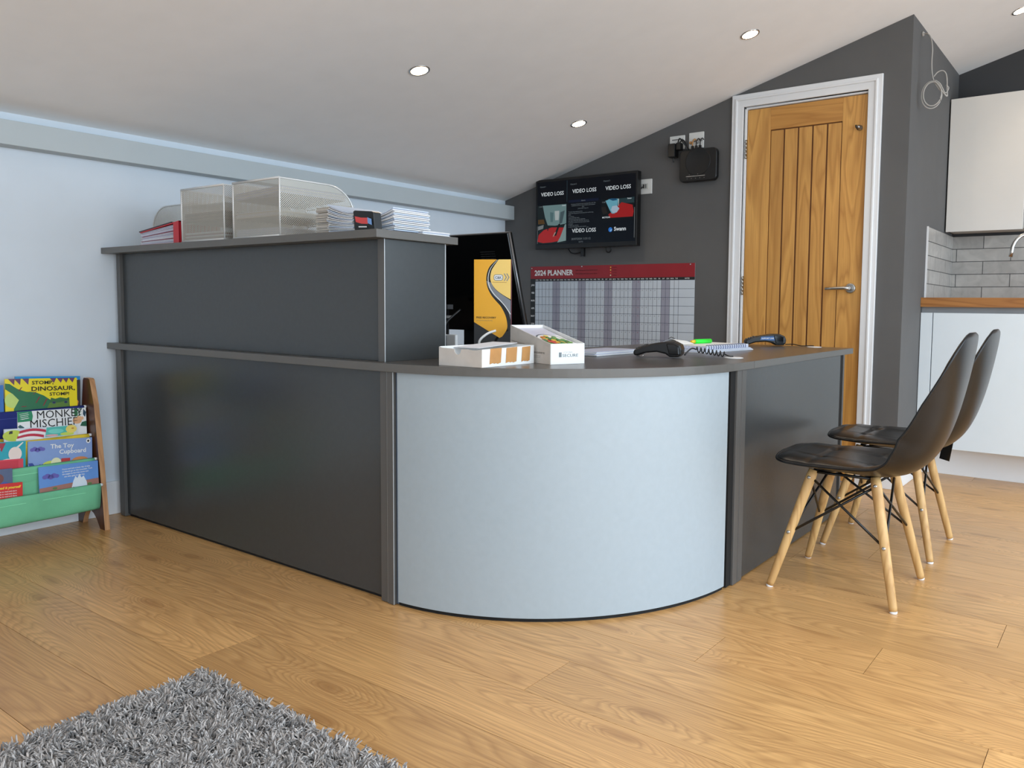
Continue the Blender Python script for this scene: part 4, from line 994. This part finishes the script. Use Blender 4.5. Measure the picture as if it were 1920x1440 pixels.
# card terminals
def terminal(name, label, a, b, with_label):
    a, b = Vector(a), Vector(b); d = (b - a); ang = math.atan2(d.y, d.x); Lh = d.length
    r = thing(name, (a + b) / 2, label, 'card terminal', rz=ang, group='black card terminals on the desk')
    k = Lh / .17
    w = .038
    top = [(-.085, .016), (-.080, .026), (-.06, .036), (-.02, .048), (.03, .056), (.062, .056), (.082, .046), (.088, .030), (.086, .014)]
    bot = [(.078, .004), (.045, .004), (.030, .014), (.0, .020), (-.04, .016), (-.068, .006), (-.080, .006)]
    bd_ = MB(); bd_.prism([(x * k, -w, z) for x, z in top + bot], (0, 2 * w, 0), m_black); bd_.build('housing', r, world=False, bevel=.006, bseg=3)
    fr_ = MB(); fr_.prism([(x * k, -.003 - w, z) for x, z in ((.034, .050), (.060, .050), (.078, .040), (.080, .012), (.044, .012))], (0, 2 * w + .006, 0), m_blackgloss); fr_.build('printer_cover', r, world=False, bevel=.003)
    sc_ = MB(); sc_.poly([(-.035 * k, -.026, .0455), (.012 * k, -.026, .0545), (.012 * k, .026, .0545), (-.035 * k, .026, .0455)], M('terminal_screen', (40, 52, 58), .15)); sc_.build('screen', r, world=False)
    ky = MB()
    for i in range(4):
        for j in range(3): ky.box((-.078 + .010 * i) * k, (-.071 + .010 * i) * k, -.022 + .016 * j, -.010 + .016 * j, .0285 + .004 * i, .0325 + .004 * i, M('key_rubber', (70, 72, 74), .5) if (i == 0 and j == 0) else bpy.data.materials['key_rubber'])
    ky.build('keypad', r, world=False)
    if with_label:
        lb_ = MB(); lb_.poly([(x * k, -w - .0005, z) for x, z in ((-.022, .028), (.045, .026), (.045, .046), (-.018, .043))], bm_((40, 96, 160)))
        lb_.text('SUPPORT LINE', (-.0165 * k, -w - .001, .032), (1, 0, .02), (0, 0, 1), .0065, m_card, 'LEFT', .02, .95); lb_.build('sticker', r, world=False, label='blue support sticker')
    else:
        cp_ = MB(); cp_.tube([(-.074 * k, -.03, .004), (-.050 * k, -.03, .004), (-.048 * k, -.03, .010)], .0018, m_chrome, 6); cp_.build('card_clip', r, world=False)
    return r
tm = terminal('card_terminal', 'black card terminal close to the curved desk edge with coiled lead', (.385, .80, ZT + .001), (.545, .855, ZT + .001), False)
terminal('card_terminal', 'black card terminal with a blue sticker by the oak door', (.317, 1.915, ZT + .001), (.478, 2.01, ZT + .001), True)
cc = MB(); pts = []
for i in range(140):
    t = i / 139; a = t * 2 * PI * 7.5
    c = Vector((.575, .900, ZT + .030)).lerp(Vector((.650, .980, ZT + .012)), t)
    pts.append(c + Vector((0.6, -.8, 0)) * .008 * math.cos(a) + Vector((0, 0, 1)) * .009 * math.sin(a))
cc.tube(pts, .0022, m_black, 6)
cc.tube([tuple(p) for p in crom([(.550, .862, ZT + .010), (.556, .872, ZT + .022), (.565, .889, ZT + .034), tuple(pts[0])], 14)], .0026, m_black, 6)
cc.tube([tuple(p) for p in crom([tuple(pts[-1]), (.662, .99, ZT + .006), (.672, 1.0, ZT + .0055)], 8)], .0024, m_black, 6)
cc.build('coiled_lead', label='black coiled lead running to the white desk grommet', cat='cable')
c2 = MB(); c2.tube([tuple(p) for p in crom([(.483, 2.012, ZT + .008), (.52, 2.02, ZT + .010), (.56, 2.012, ZT + .004), (.60, 2.02, ZT + .006), (.618, 2.02, ZT + .0055)], 20)], .0024, m_black, 6)
c2.build('terminal_lead', label='thin black lead from the stickered terminal to the grommet', cat='cable')

# notebook, sheets, pen
nb = thing('spiral_notebook', (.42, 1.35, ZT), 'white spiral bound notebook stack behind the near card terminal', 'notebook')
n1 = MB()
for i in range(4): n1.prism([(.475, 1.17 + .004 * i, ZT + .001 + .003 * i), (.508, 1.57 - .01 * i, ZT + .001 + .003 * i), (.30, 1.60, ZT + .001 + .003 * i), (.27, 1.19, ZT + .001 + .003 * i)], (0, 0, .0024), [m_paper, bm_((206, 214, 232))][i % 2])
n1.prism([(.470, 1.20, ZT + .0132), (.498, 1.54, ZT + .0132), (.30, 1.57, ZT + .0132), (.275, 1.22, ZT + .0132)], (0, 0, .012), m_paperedge)
n1.prism([(.470, 1.20, ZT + .0255), (.498, 1.54, ZT + .0255), (.30, 1.57, ZT + .0255), (.275, 1.22, ZT + .0255)], (0, 0, .001), m_card)
n1.build('pages', nb)
sp_ = MB()
for i in range(17):
    y = 1.215 + i * .0185; xx_ = .470 + (y - 1.20) * .0824
    sp_.tube([(xx_ - .006 + .009 * math.cos(a), y, ZT + .0195 + .010 * math.sin(a)) for a in np.linspace(0, 2 * PI, 11)[:-1]], .0018, bm_((120, 130, 160)), 5, closed=True)
sp_.build('spiral_binding', nb)
mk = MB(); mk.tube([(.335, 1.36, ZT + .036), (.355, 1.47, ZT + .036)], [.0095, .0095], M('neon_green', (40, 226, 60), .35, emit=(30, 220, 50), estr=.12), 12); mk.tube([(.331, 1.338, ZT + .036), (.335, 1.36, ZT + .036)], [.005, .008], bm_((240, 200, 60)), 10)  # faint emission added to lift the pen's green
mk.build('highlighter_pen', label='green highlighter pen lying on the spiral notebook', cat='pen')
cs_ = MB(); cs_.grid([[(.26 + .10 * (i / 8), 1.20 + .11 * j, ZT + .028 + .022 * math.sin(PI * i / 8) * (1 - .4 * j)) for i in range(9)] for j in range(2)], m_card)
cs_.tube([(.30, 1.20, ZT + .051), (.315, 1.196, ZT + .058), (.33, 1.198, ZT + .052)], .0014, m_black, 5)
cs_.build('curled_sheet', label='curled white sheet on the notebook beside the green highlighter', cat='paper')

# ------------------------------------------------------------------ on the back wall
# television
tv = thing('wall_television', (-1.03, WY, 1.283), 'black wall television showing security camera pictures', 'television')
TX0, TX1, TZ0, TZ1, TY = -1.416, -.643, 1.286, 1.732, 2.500
MB().box(TX0, TX1, TY, TY + .045, TZ0, TZ1, m_black).build('housing', tv, bevel=.003)
MB().box(-1.18, -.88, TY + .045, WY, 1.40, 1.62, m_black).build('wall_bracket', tv)
tvm = {}
def em(rgb, s=1.0):
    if (rgb, s) not in tvm: tvm[(rgb, s)] = M('screen_light', tuple(int(c * .3) for c in rgb), .18, spec=.25, var=0, emit=rgb, estr=s)
    return tvm[(rgb, s)]
s_ = MB()
SX0, SX1, SZ0, SZ1 = TX0 + .014, TX1 - .012, TZ0 + .028, TZ1 - .016
def sq(u, v, d=.0006): return (SX0 + (SX1 - SX0) * u, TY - d, SZ0 + (SZ1 - SZ0) * v)
def sp4(u0, u1, v0, v1, m, d=.0008): s_.poly([sq(u0, v0, d), sq(u1, v0, d), sq(u1, v1, d), sq(u0, v1, d)], m)
scr_bg = em((5, 9, 18), .6)
s_.prism([sq(0, 0, .0), sq(1, 0, .0), sq(1, 1, .0), sq(0, 1, .0)], (0, -.0006, 0), scr_bg)
wt_ = em((214, 222, 226), .75); dim = em((120, 130, 136), .5)
hS = SZ1 - SZ0
def st(t, u, v, h, m=wt_, al='CENTER', bold=.012, sx=1.0): s_.text(t, sq(u, v, .0016), (1, 0, 0), (0, 0, 1), h, m, al, bold, sx)
for u, v in ((.165, .775), (.50, .785), (.835, .785), (.50, .17)): st('VIDEO LOSS', u, v, .0235)
for u, v, t in ((.03, .915, 'Channel 1'), (.355, .915, 'Channel 2'), (.69, .915, 'Channel 3')): st(t, u, v, .0085, dim, 'LEFT', .01)
sp4(.318, .322, .66, .99, em((60, 84, 96), .4)); sp4(.335, .645, .64, .68, em((14, 24, 52), .5))
st('Alarm', .49, .65, .009, dim, bold=.01)
lines = ['A password must be set to protect this unit. Use', 'a password of six or more letters and numbers', 'then', 'press enter to go on', '', 'To set a new password, first', 'enter the old password and press the confirm key', 'twice', 'To recover,', 'choose the help menu', 'and answer the security questions', 'you chose when the recorder was set up', 'or ask for a code to be sent to your email', 'and enter', 'it within ten minutes', 'to unlock the recorder and cameras']
for i, t in enumerate(lines):
    if t: st(t, .49 if i < 4 else .338, .605 - .0235 * i, .0072, dim, 'CENTER' if i < 4 else 'LEFT', .01, .92)
st('Yes', .42, .235, .008, dim, bold=.01); st('No', .54, .235, .008, dim, bold=.01)
st('30/07/2024 11:51:12', .47, .055, .0125, dim, bold=.01); st('AUTO', .47, .012, .0085, dim, bold=.01)
# camera picture, left
cA = (.005, .315, .015, .625)
sp4(*cA, em((28, 38, 40), .5))
def ca(pts, rgb, d, s=.6): s_.poly([sq(cA[0] + (cA[1] - cA[0]) * u, cA[2] + (cA[3] - cA[2]) * v, d) for u, v in pts], em(rgb, s))
ca([(.18, 1), (1, 1), (1, .50), (.62, .46), (.36, .48), (.26, .70)], (128, 160, 162), .0010, .45)
ca([(.60, .84), (.76, .84), (.74, .60), (.62, .60)], (196, 206, 206), .0013, .5); ca([(.80, .8), (.95, .84), (.86, .52), (.76, .5)], (78, 98, 104), .0013, .5)
ca([(.44, .82), (.56, .80), (.54, .56), (.46, .56)], (92, 124, 128), .0013, .5); ca([(.02, .64), (.22, .64), (.26, .52), (.02, .52)], (104, 76, 40), .0012, .4)
ca([(.02, .46), (.22, .50), (.2, .40), (.02, .36)], (150, 156, 158), .0012, .4)
ca([(0, .06), (.04, .24), (.22, .36), (.5, .42), (.92, .40), (.95, .28), (.78, .06), (.5, .03), (.2, .02)], (176, 40, 42), .0011, .6)
ca([(.96, .48), (1, .48), (1, .06), (.70, .02), (.80, .16)], (150, 176, 176), .0014, .45); ca([(.74, .5), (.80, .5), (.66, .2), (.58, .2)], (24, 30, 34), .0015, .4)
ca([(.36, .46), (.40, .46), (.38, .34), (.35, .34)], (30, 30, 32), .0015, .4); ca([(.60, .28), (.66, .30), (.58, .18), (.54, .18)], (210, 170, 160), .0016, .4)
st('Swann', .29, .598, .008, wt_, bold=.01); st('CAM 4', .02, .600, .008, dim, 'LEFT', .01)
# camera picture, right
cB = (.672, .99, .345, .655)
def cbp(pts, rgb, d, s=.6): s_.poly([sq(cB[0] + (cB[1] - cB[0]) * u, cB[2] + (cB[3] - cB[2]) * v, d) for u, v in pts], em(rgb, s))
cbp([(0, 0), (1, 0), (1, 1), (0, 1)], (16, 22, 26), .0008, .4); cbp([(.12, .92), (1, 1), (1, .72), (.5, .72)], (48, 74, 80), .0010, .4)
cbp([(.22, .22), (.28, .06), (.96, .06), (.99, .3), (.95, .62), (.62, .78), (.40, .44)], (168, 30, 32), .0011, .6)
cbp([(.13, .90), (.30, 1), (.52, .96), (.50, .62), (.52, .44), (.42, .26), (.33, .26), (.27, .42)], (108, 176, 196), .0013, .6); cbp([(.34, .62), (.48, .64), (.56, .48), (.48, .30), (.36, .28), (.30, .44)], (176, 196, 214), .0015, .6)
cbp([(.22, .98), (.32, 1), (.46, .98), (.50, .90), (.36, .88)], (36, 92, 130), .0016, .5); cbp([(.52, .96), (.545, .96), (.54, .62), (.52, .62)], (206, 214, 216), .0016, .5)
cbp([(.0, .6), (.14, .62), (.2, .3), (.06, .24)], (44, 40, 38), .0012, .4)
st('Swann', .945, .628, .008, wt_, bold=.01); st('CAM 6', .68, .596, .008, dim, 'LEFT', .01); st('MOTION', .683, .362, .010, wt_, 'LEFT', .01)
s_.disc(sq(.765, .185, .0012), (0, -1, 0), .0145, em((40, 110, 196), .8)); s_.disc(Vector(sq(.771, .175, .0014)), (0, -1, 0), .008, em((150, 200, 240), .6), 14, .005)
st('Swann', .80, .165, .0235, wt_, 'LEFT', .02)
sp4(.992, .996, .05, .50, em((150, 156, 158), .4)); sp4(.002, .005, .02, .30, em((150, 156, 158), .4))
s_.build('screen', tv, label='lit screen with video loss tiles and two camera pictures')
tc = MB()
tc.tube([tuple(p) for p in crom([(-1.20, WY - .02, 1.30), (-1.17, WY - .02, 1.262), (-1.12, WY - .02, 1.256), (-1.08, WY - .02, 1.27), (-1.07, WY - .02, 1.30)], 24)], .004, m_black, 7)
tc.box(-1.085, -1.062, WY - .03, WY - .012, 1.235, 1.30, m_black)
tc.build('hanging_cable', tv)
tc = MB()
tc.tube([tuple(p) for p in crom([(-.90, WY - .02, 1.30), (-.895, WY - .02, 1.262), (-.875, WY - .02, 1.256), (-.862, WY - .02, 1.27), (-.86, WY - .02, 1.30)], 20)], .004, m_black, 7)
tc.build('hanging_cable', tv)

# year planner
pln = thing('year_planner', (-.9, WY, .46), 'red headed 2024 year planner poster on the charcoal wall', 'planner')
PX0, PX1, PT, PB = -1.513, -.286, 1.178, .460
def pq(x, z, d=.0016): return (x, WY - .002 - d, z)
m_plr = M('planner_red', (150, 34, 42), .4, var=.08, vscale=5); m_plk = M('planner_black', (34, 36, 36), .5); m_cell = M('planner_cell', (206, 214, 222), .45, var=.03, vscale=6); m_wk = M('planner_weekend', (160, 160, 174), .45, var=.03); m_line = M('planner_line', (60, 70, 88), .6)
pb = MB(); pb.prism([pq(PX0, PB, .0), pq(PX1, PB, .0), pq(PX1, PT, .0), pq(PX0, PT, .0)], (0, -.0014, 0), m_cell)
def pr(x0, x1, z0, z1, m, d=.0018): pb.poly([pq(x0, z0, d), pq(x1, z0, d), pq(x1, z1, d), pq(x0, z1, d)], m)
HZ = 1.097; GZ = 1.080; GX = PX0 + .040; GX1 = PX1 - .106; RH = (GZ - PB) / 12; CW = (GX1 - GX) / 37
pr(PX0, PX1, GZ, HZ, m_plk); pr(PX0, GX, PB, GZ, m_plk)
for k in range(37):
    if k % 7 in (5, 6): pr(GX + k * CW, GX + (k + 1) * CW, PB, GZ, m_wk)
for k in range(38): pr(GX + k * CW - .0008, GX + k * CW + .0008, PB, GZ, m_line, .0022)
for k in range(13): pr(GX, PX1, PB + k * RH - .0009, PB + k * RH + .0009, m_line, .0022)
days = ['M', 'T', 'W', 'T', 'F', 'S', 'S']
for k in range(37): pb.text(['MON', 'TUE', 'WED', 'THU', 'FRI', 'SAT', 'SUN'][k % 7], pq(GX + (k + .5) * CW, GZ + .0055, .0024), (1, 0, 0), (0, 0, 1), .0068, m_card, 'CENTER', .02, .95)
pb.text('NOTES', pq(PX1 - .05, GZ + .0055, .0024), (1, 0, 0), (0, 0, 1), .0068, m_card, 'CENTER', .02)
mons = ['JAN', 'FEB', 'MAR', 'APR', 'MAY', 'JUN', 'JUL', 'AUG', 'SEP', 'OCT', 'NOV', 'DEC']; first = [0, 3, 4, 0, 2, 5, 0, 3, 6, 1, 4, 6]; ndays = [31, 29, 31, 30, 31, 30, 31, 31, 30, 31, 30, 31]
for r_ in range(12):
    pb.text(mons[r_], pq(PX0 + .020, GZ - (r_ + .58) * RH, .0024), (1, 0, 0), (0, 0, 1), .0115, m_card, 'CENTER', .02, .95)
    if r_ < 9:
        for d_ in range(ndays[r_]):
            k = first[r_] + d_
            pb.text(str(d_ + 1), pq(GX + (k + .5) * CW, GZ - r_ * RH - .013, .0024), (1, 0, 0), (0, 0, 1), .0062, m_greyink if k % 9 else bm_((150, 60, 66)), 'CENTER', .0)
pb.build('month_grid', pln)
pb = MB(); pr(PX0, PX1, HZ, PT, m_plr)
pb.text('2024 PLANNER', pq(PX0 + .034, HZ + .022, .0024), (1, 0, 0), (0, 0, 1), .034, m_card, 'LEFT', .03, .98)
m_dr = M('planner_dark_red', (96, 22, 28), .5)
for k in range(2): pb.text('bank holidays and school terms shown', pq(PX0 + .37, HZ + .048 - .022 * k, .0024), (1, 0, 0), (0, 0, 1), .0085, m_dr, 'LEFT', .01, .9)
for k, c in enumerate(((250, 190, 60), (246, 214, 90), (230, 90, 60), (240, 220, 180))):
    pb.disc(pq(PX0 + .64, HZ + .066 - .0165 * k, .0024), (0, -1, 0), .0045, bm_(c), 10); pb.text('holiday', pq(PX0 + .655, HZ + .063 - .0165 * k, .0024), (1, 0, 0), (0, 0, 1), .0075, m_dr, 'LEFT', .01)
pb.build('title_banner', pln, label='dark red title banner')
for x, z in ((PX0 + .42, PT - .006), (PX1 - .03, PT - .008), (PX0 + .012, PT - .012)):
    p_ = MB(); p_.lathe([(.005, 0), (.005, .002), (.003, .005)], pq(x, z, .0018), (0, -1, 0), m_chrome, 10); p_.build('drawing_pin', pln)

def plate(label, x0, x1, z0, z1, kind):
    r = thing('wall_socket', ((x0 + x1) / 2, WY, z0), label, 'socket')
    m_pl = M('socket_plate', (226, 226, 222), .35)
    MB().box(x0, x1, WY - .010, WY, z0, z1, m_pl).build('plate', r, bevel=.003)
    return r
p1 = plate('white switched fuse outlet beside the television', -.679, -.584, 1.598, 1.687, 0)
MB().box(-.652, -.608, WY - .013, WY - .010, 1.628, 1.660, M('fuse_holder', (196, 196, 190), .4)).box(-.640, -.632, WY - .016, WY - .010, 1.632, 1.656, m_chrome).box(-.626, -.618, WY - .016, WY - .010, 1.632, 1.656, m_chrome).build('fuse_carrier', p1)
l1 = MB(); l1.tube([tuple(p) for p in crom([(-.645, WY - .014, 1.640), (-.655, WY - .030, 1.625), (-.672, WY - .032, 1.612), (-.70, WY - .028, 1.605)], 16)], .0045, m_black, 7); l1.build('black_lead', label='black lead from the fuse outlet to the television', cat='cable')
p2 = plate('white socket plate under the black power adapter', -.467, -.368, 1.840, 1.920, 0)
MB().box(-.45, -.38, WY - .012, WY - .010, 1.895, 1.900, m_greyink).build('switch_rocker', p2)
p3 = plate('white aerial and data plate above the black router', -.341, -.246, 1.835, 1.927, 0)
pl_ = MB()
for i, c in enumerate((m_tan, m_chrome, m_chrome, m_chrome)): pl_.lathe([(.008, 0), (.008, .012), (.005, .016)], (-.324 + i * .021, WY - .010, 1.868 + .012 * (i % 2)), (0, -1, 0), c, 10)
pl_.build('connector', p3)
ad = thing('power_adapter', (-.41, WY - .03, 1.79), 'black plug in power adapter with a short lead beside the router', 'adapter')
MB().box(-.450, -.405, WY - .062, WY - .010, 1.790, 1.868, m_black).box(-.405, -.375, WY - .050, WY - .012, 1.83, 1.872, m_black).build('case', ad, bevel=.004)
al_ = MB(); al_.tube([tuple(p) for p in crom([(-.428, WY - .035, 1.792), (-.428, WY - .035, 1.775), (-.425, WY - .030, 1.765)], 8)], .004, m_black, 7)
al_.tube([tuple(p) for p in crom([(-.385, WY - .045, 1.868), (-.365, WY - .04, 1.885), (-.345, WY - .035, 1.86), (-.335, WY - .03, 1.840), (-.33, WY - .03, 1.8285)], 24)], .0045, m_black, 7)
al_.tube([tuple(p) for p in crom([(-.395, WY - .045, 1.865), (-.38, WY - .05, 1.893), (-.36, WY - .045, 1.87), (-.348, WY - .035, 1.85), (-.345, WY - .03, 1.8285)], 24)], .004, m_black, 7)
al_.build('lead', ad)
ro = thing('wifi_router', (-.262, WY - .03, 1.638), 'black rounded router box mounted under the wall sockets', 'router')
rr_ = MB(); rr_.prism([(-.262 + a, WY - .012, 1.732 + b) for a, b in rrect(.236, .184, .028)], (0, -.034, 0), m_black); rr_.build('case', ro, bevel=.006, bseg=3)
rr_ = MB(); rr_.lathe([(.080, 0), (.078, .0015), (.074, .0015), (.072, .0004), (0, .0004)], (-.262, WY - .046, 1.752), (0, -1, 0), M('router_lid', (18, 18, 19), .5), 40); rr_.build('round_lid', ro)
rr_ = MB()
rr_.box(-.335, -.215, WY - .0468, WY - .0462, 1.670, 1.6725, m_shadegrey)
for i in range(9): rr_.box(-.330 + i * .0135, -.326 + i * .0135, WY - .0468, WY - .0462, 1.657 + .022 * (i % 2), 1.661 + .022 * (i % 2), m_greyink)
rr_.build('status_lights', ro)
rl = MB()
for i in range(3):
    x = -.305 + i * .024
    rl.tube([tuple(p) for p in crom([(x, WY - .03, 1.824), (x, WY - .032, 1.845), (x + .004, WY - .036, 1.868), (x + .012, WY - .03, 1.885), (x + .02, WY - .026, 1.875)], 18)], .0032, m_black if i else m_tan, 6)
    rl.box(x - .006, x + .006, WY - .037, WY - .025, 1.822, 1.846, m_black)
rl.build('plug_lead', ro)

# ------------------------------------------------------------------ recessed ceiling lights
nrm = Vector((SL, 0, -1)).normalized()
def downlight(x, y, lb):
    c = Vector((x, y, cz(x)))
    r = thing('recessed_downlight', c, lb, 'ceiling light', group='recessed ceiling downlights')
    a = MB(); a.lathe([(.046, -.001), (.045, .003), (.041, .0042), (.037, .0036), (.036, -.006)], c, nrm, m_chrome, 32); a.build('bezel', r)
    a = MB(); a.lathe([(.0, .0050), (.018, .0046), (.030, .0036), (.0365, .0022)], c, nrm, M('lamp_glow', (255, 236, 200), .5, var=0, emit=(255, 232, 196), estr=22), 24); a.build('lamp', r)
    li = bpy.data.lights.new('downlight_lamp', 'SPOT'); li.energy = 9; li.spot_size = math.radians(110); li.spot_blend = .8; li.color = (1, .82, .6); li.shadow_soft_size = .03
    lo = bpy.data.objects.new('downlight_lamp', li); COL.objects.link(lo); lo.location = c + nrm * .012
    lo.rotation_euler = nrm.to_track_quat('-Z', 'Y').to_euler()
for x, y, lb in ((-.728, .824, 'chrome downlight above the raised end of the desk'), (-.722, 1.998, 'chrome downlight just in front of the wall television'), (.288, 1.957, 'chrome downlight in front of the oak door'), (1.272, 3.144, 'chrome downlight over the kitchen units')): downlight(x, y, lb)

# ------------------------------------------------------------------ daylight, with an added ceiling fill
def area(name, loc, rot, sx, sy, energy, col):
    l = bpy.data.lights.new(name, 'AREA'); l.shape = 'RECTANGLE'; l.size = sx; l.size_y = sy; l.energy = energy; l.color = col
    o = bpy.data.objects.new(name, l); COL.objects.link(o); o.location = loc; o.rotation_euler = rot
    return o
for a, b in ((-3.9, -1.55), (-1.25, 1.15), (1.45, 3.3)):
    area('window_daylight', (RX - .50, (a + b) / 2, 1.25), (0, PI / 2 - math.radians(32), 0), 1.9, b - a, 72 * (b - a) / 2.3, (.70, .855, 1.0))
area('ceiling_fill', (2.9, -.9, cz(2.9) - .06), (0, -math.radians(16), 0), 1.5, 2.6, 57, (.82, .90, 1.0))  # added fill under the ceiling to brighten upward-facing surfaces; no roof window there
area('rear_daylight', (1.4, FY + .05, 1.4), (-PI / 2, 0, 0), 3.6, 1.8, 14, (.92, .96, 1.0))
w = bpy.data.worlds.new('sky'); scn.world = w; w.use_nodes = True
bg = w.node_tree.nodes['Background']; bg.inputs['Color'].default_value = (.75, .87, 1, 1); bg.inputs['Strength'].default_value = .9

# ------------------------------------------------------------------ camera
f_px, PXc, PYc = 1482.86, 1092.63, 681.57
yaw, pitch, roll = (math.radians(v) for v in (34.887, -4.124, .659))
Fv = Vector((-math.sin(yaw) * math.cos(pitch), math.cos(yaw) * math.cos(pitch), math.sin(pitch)))
Rv = Fv.cross(Vector((0, 0, 1))).normalized(); Uv = Rv.cross(Fv)
R2 = Rv * math.cos(roll) + Uv * math.sin(roll); U2 = -Rv * math.sin(roll) + Uv * math.cos(roll)
cam = bpy.data.cameras.new('camera'); co = bpy.data.objects.new('camera', cam); COL.objects.link(co)
mw = Matrix((R2, U2, -Fv)).transposed().to_4x4(); mw.translation = Vector((1.8398, -1.6105, .9163)); co.matrix_world = mw
cam.sensor_fit = 'HORIZONTAL'; cam.sensor_width = 36; cam.lens = f_px * 36 / 1920
cam.shift_x = -(PXc - 960) / 1920; cam.shift_y = -(720 - PYc) / 1920; cam.clip_start = .02
scn.camera = co
scn.view_settings.view_transform = 'Standard'; scn.view_settings.look = 'None'
scn.view_settings.exposure = 0
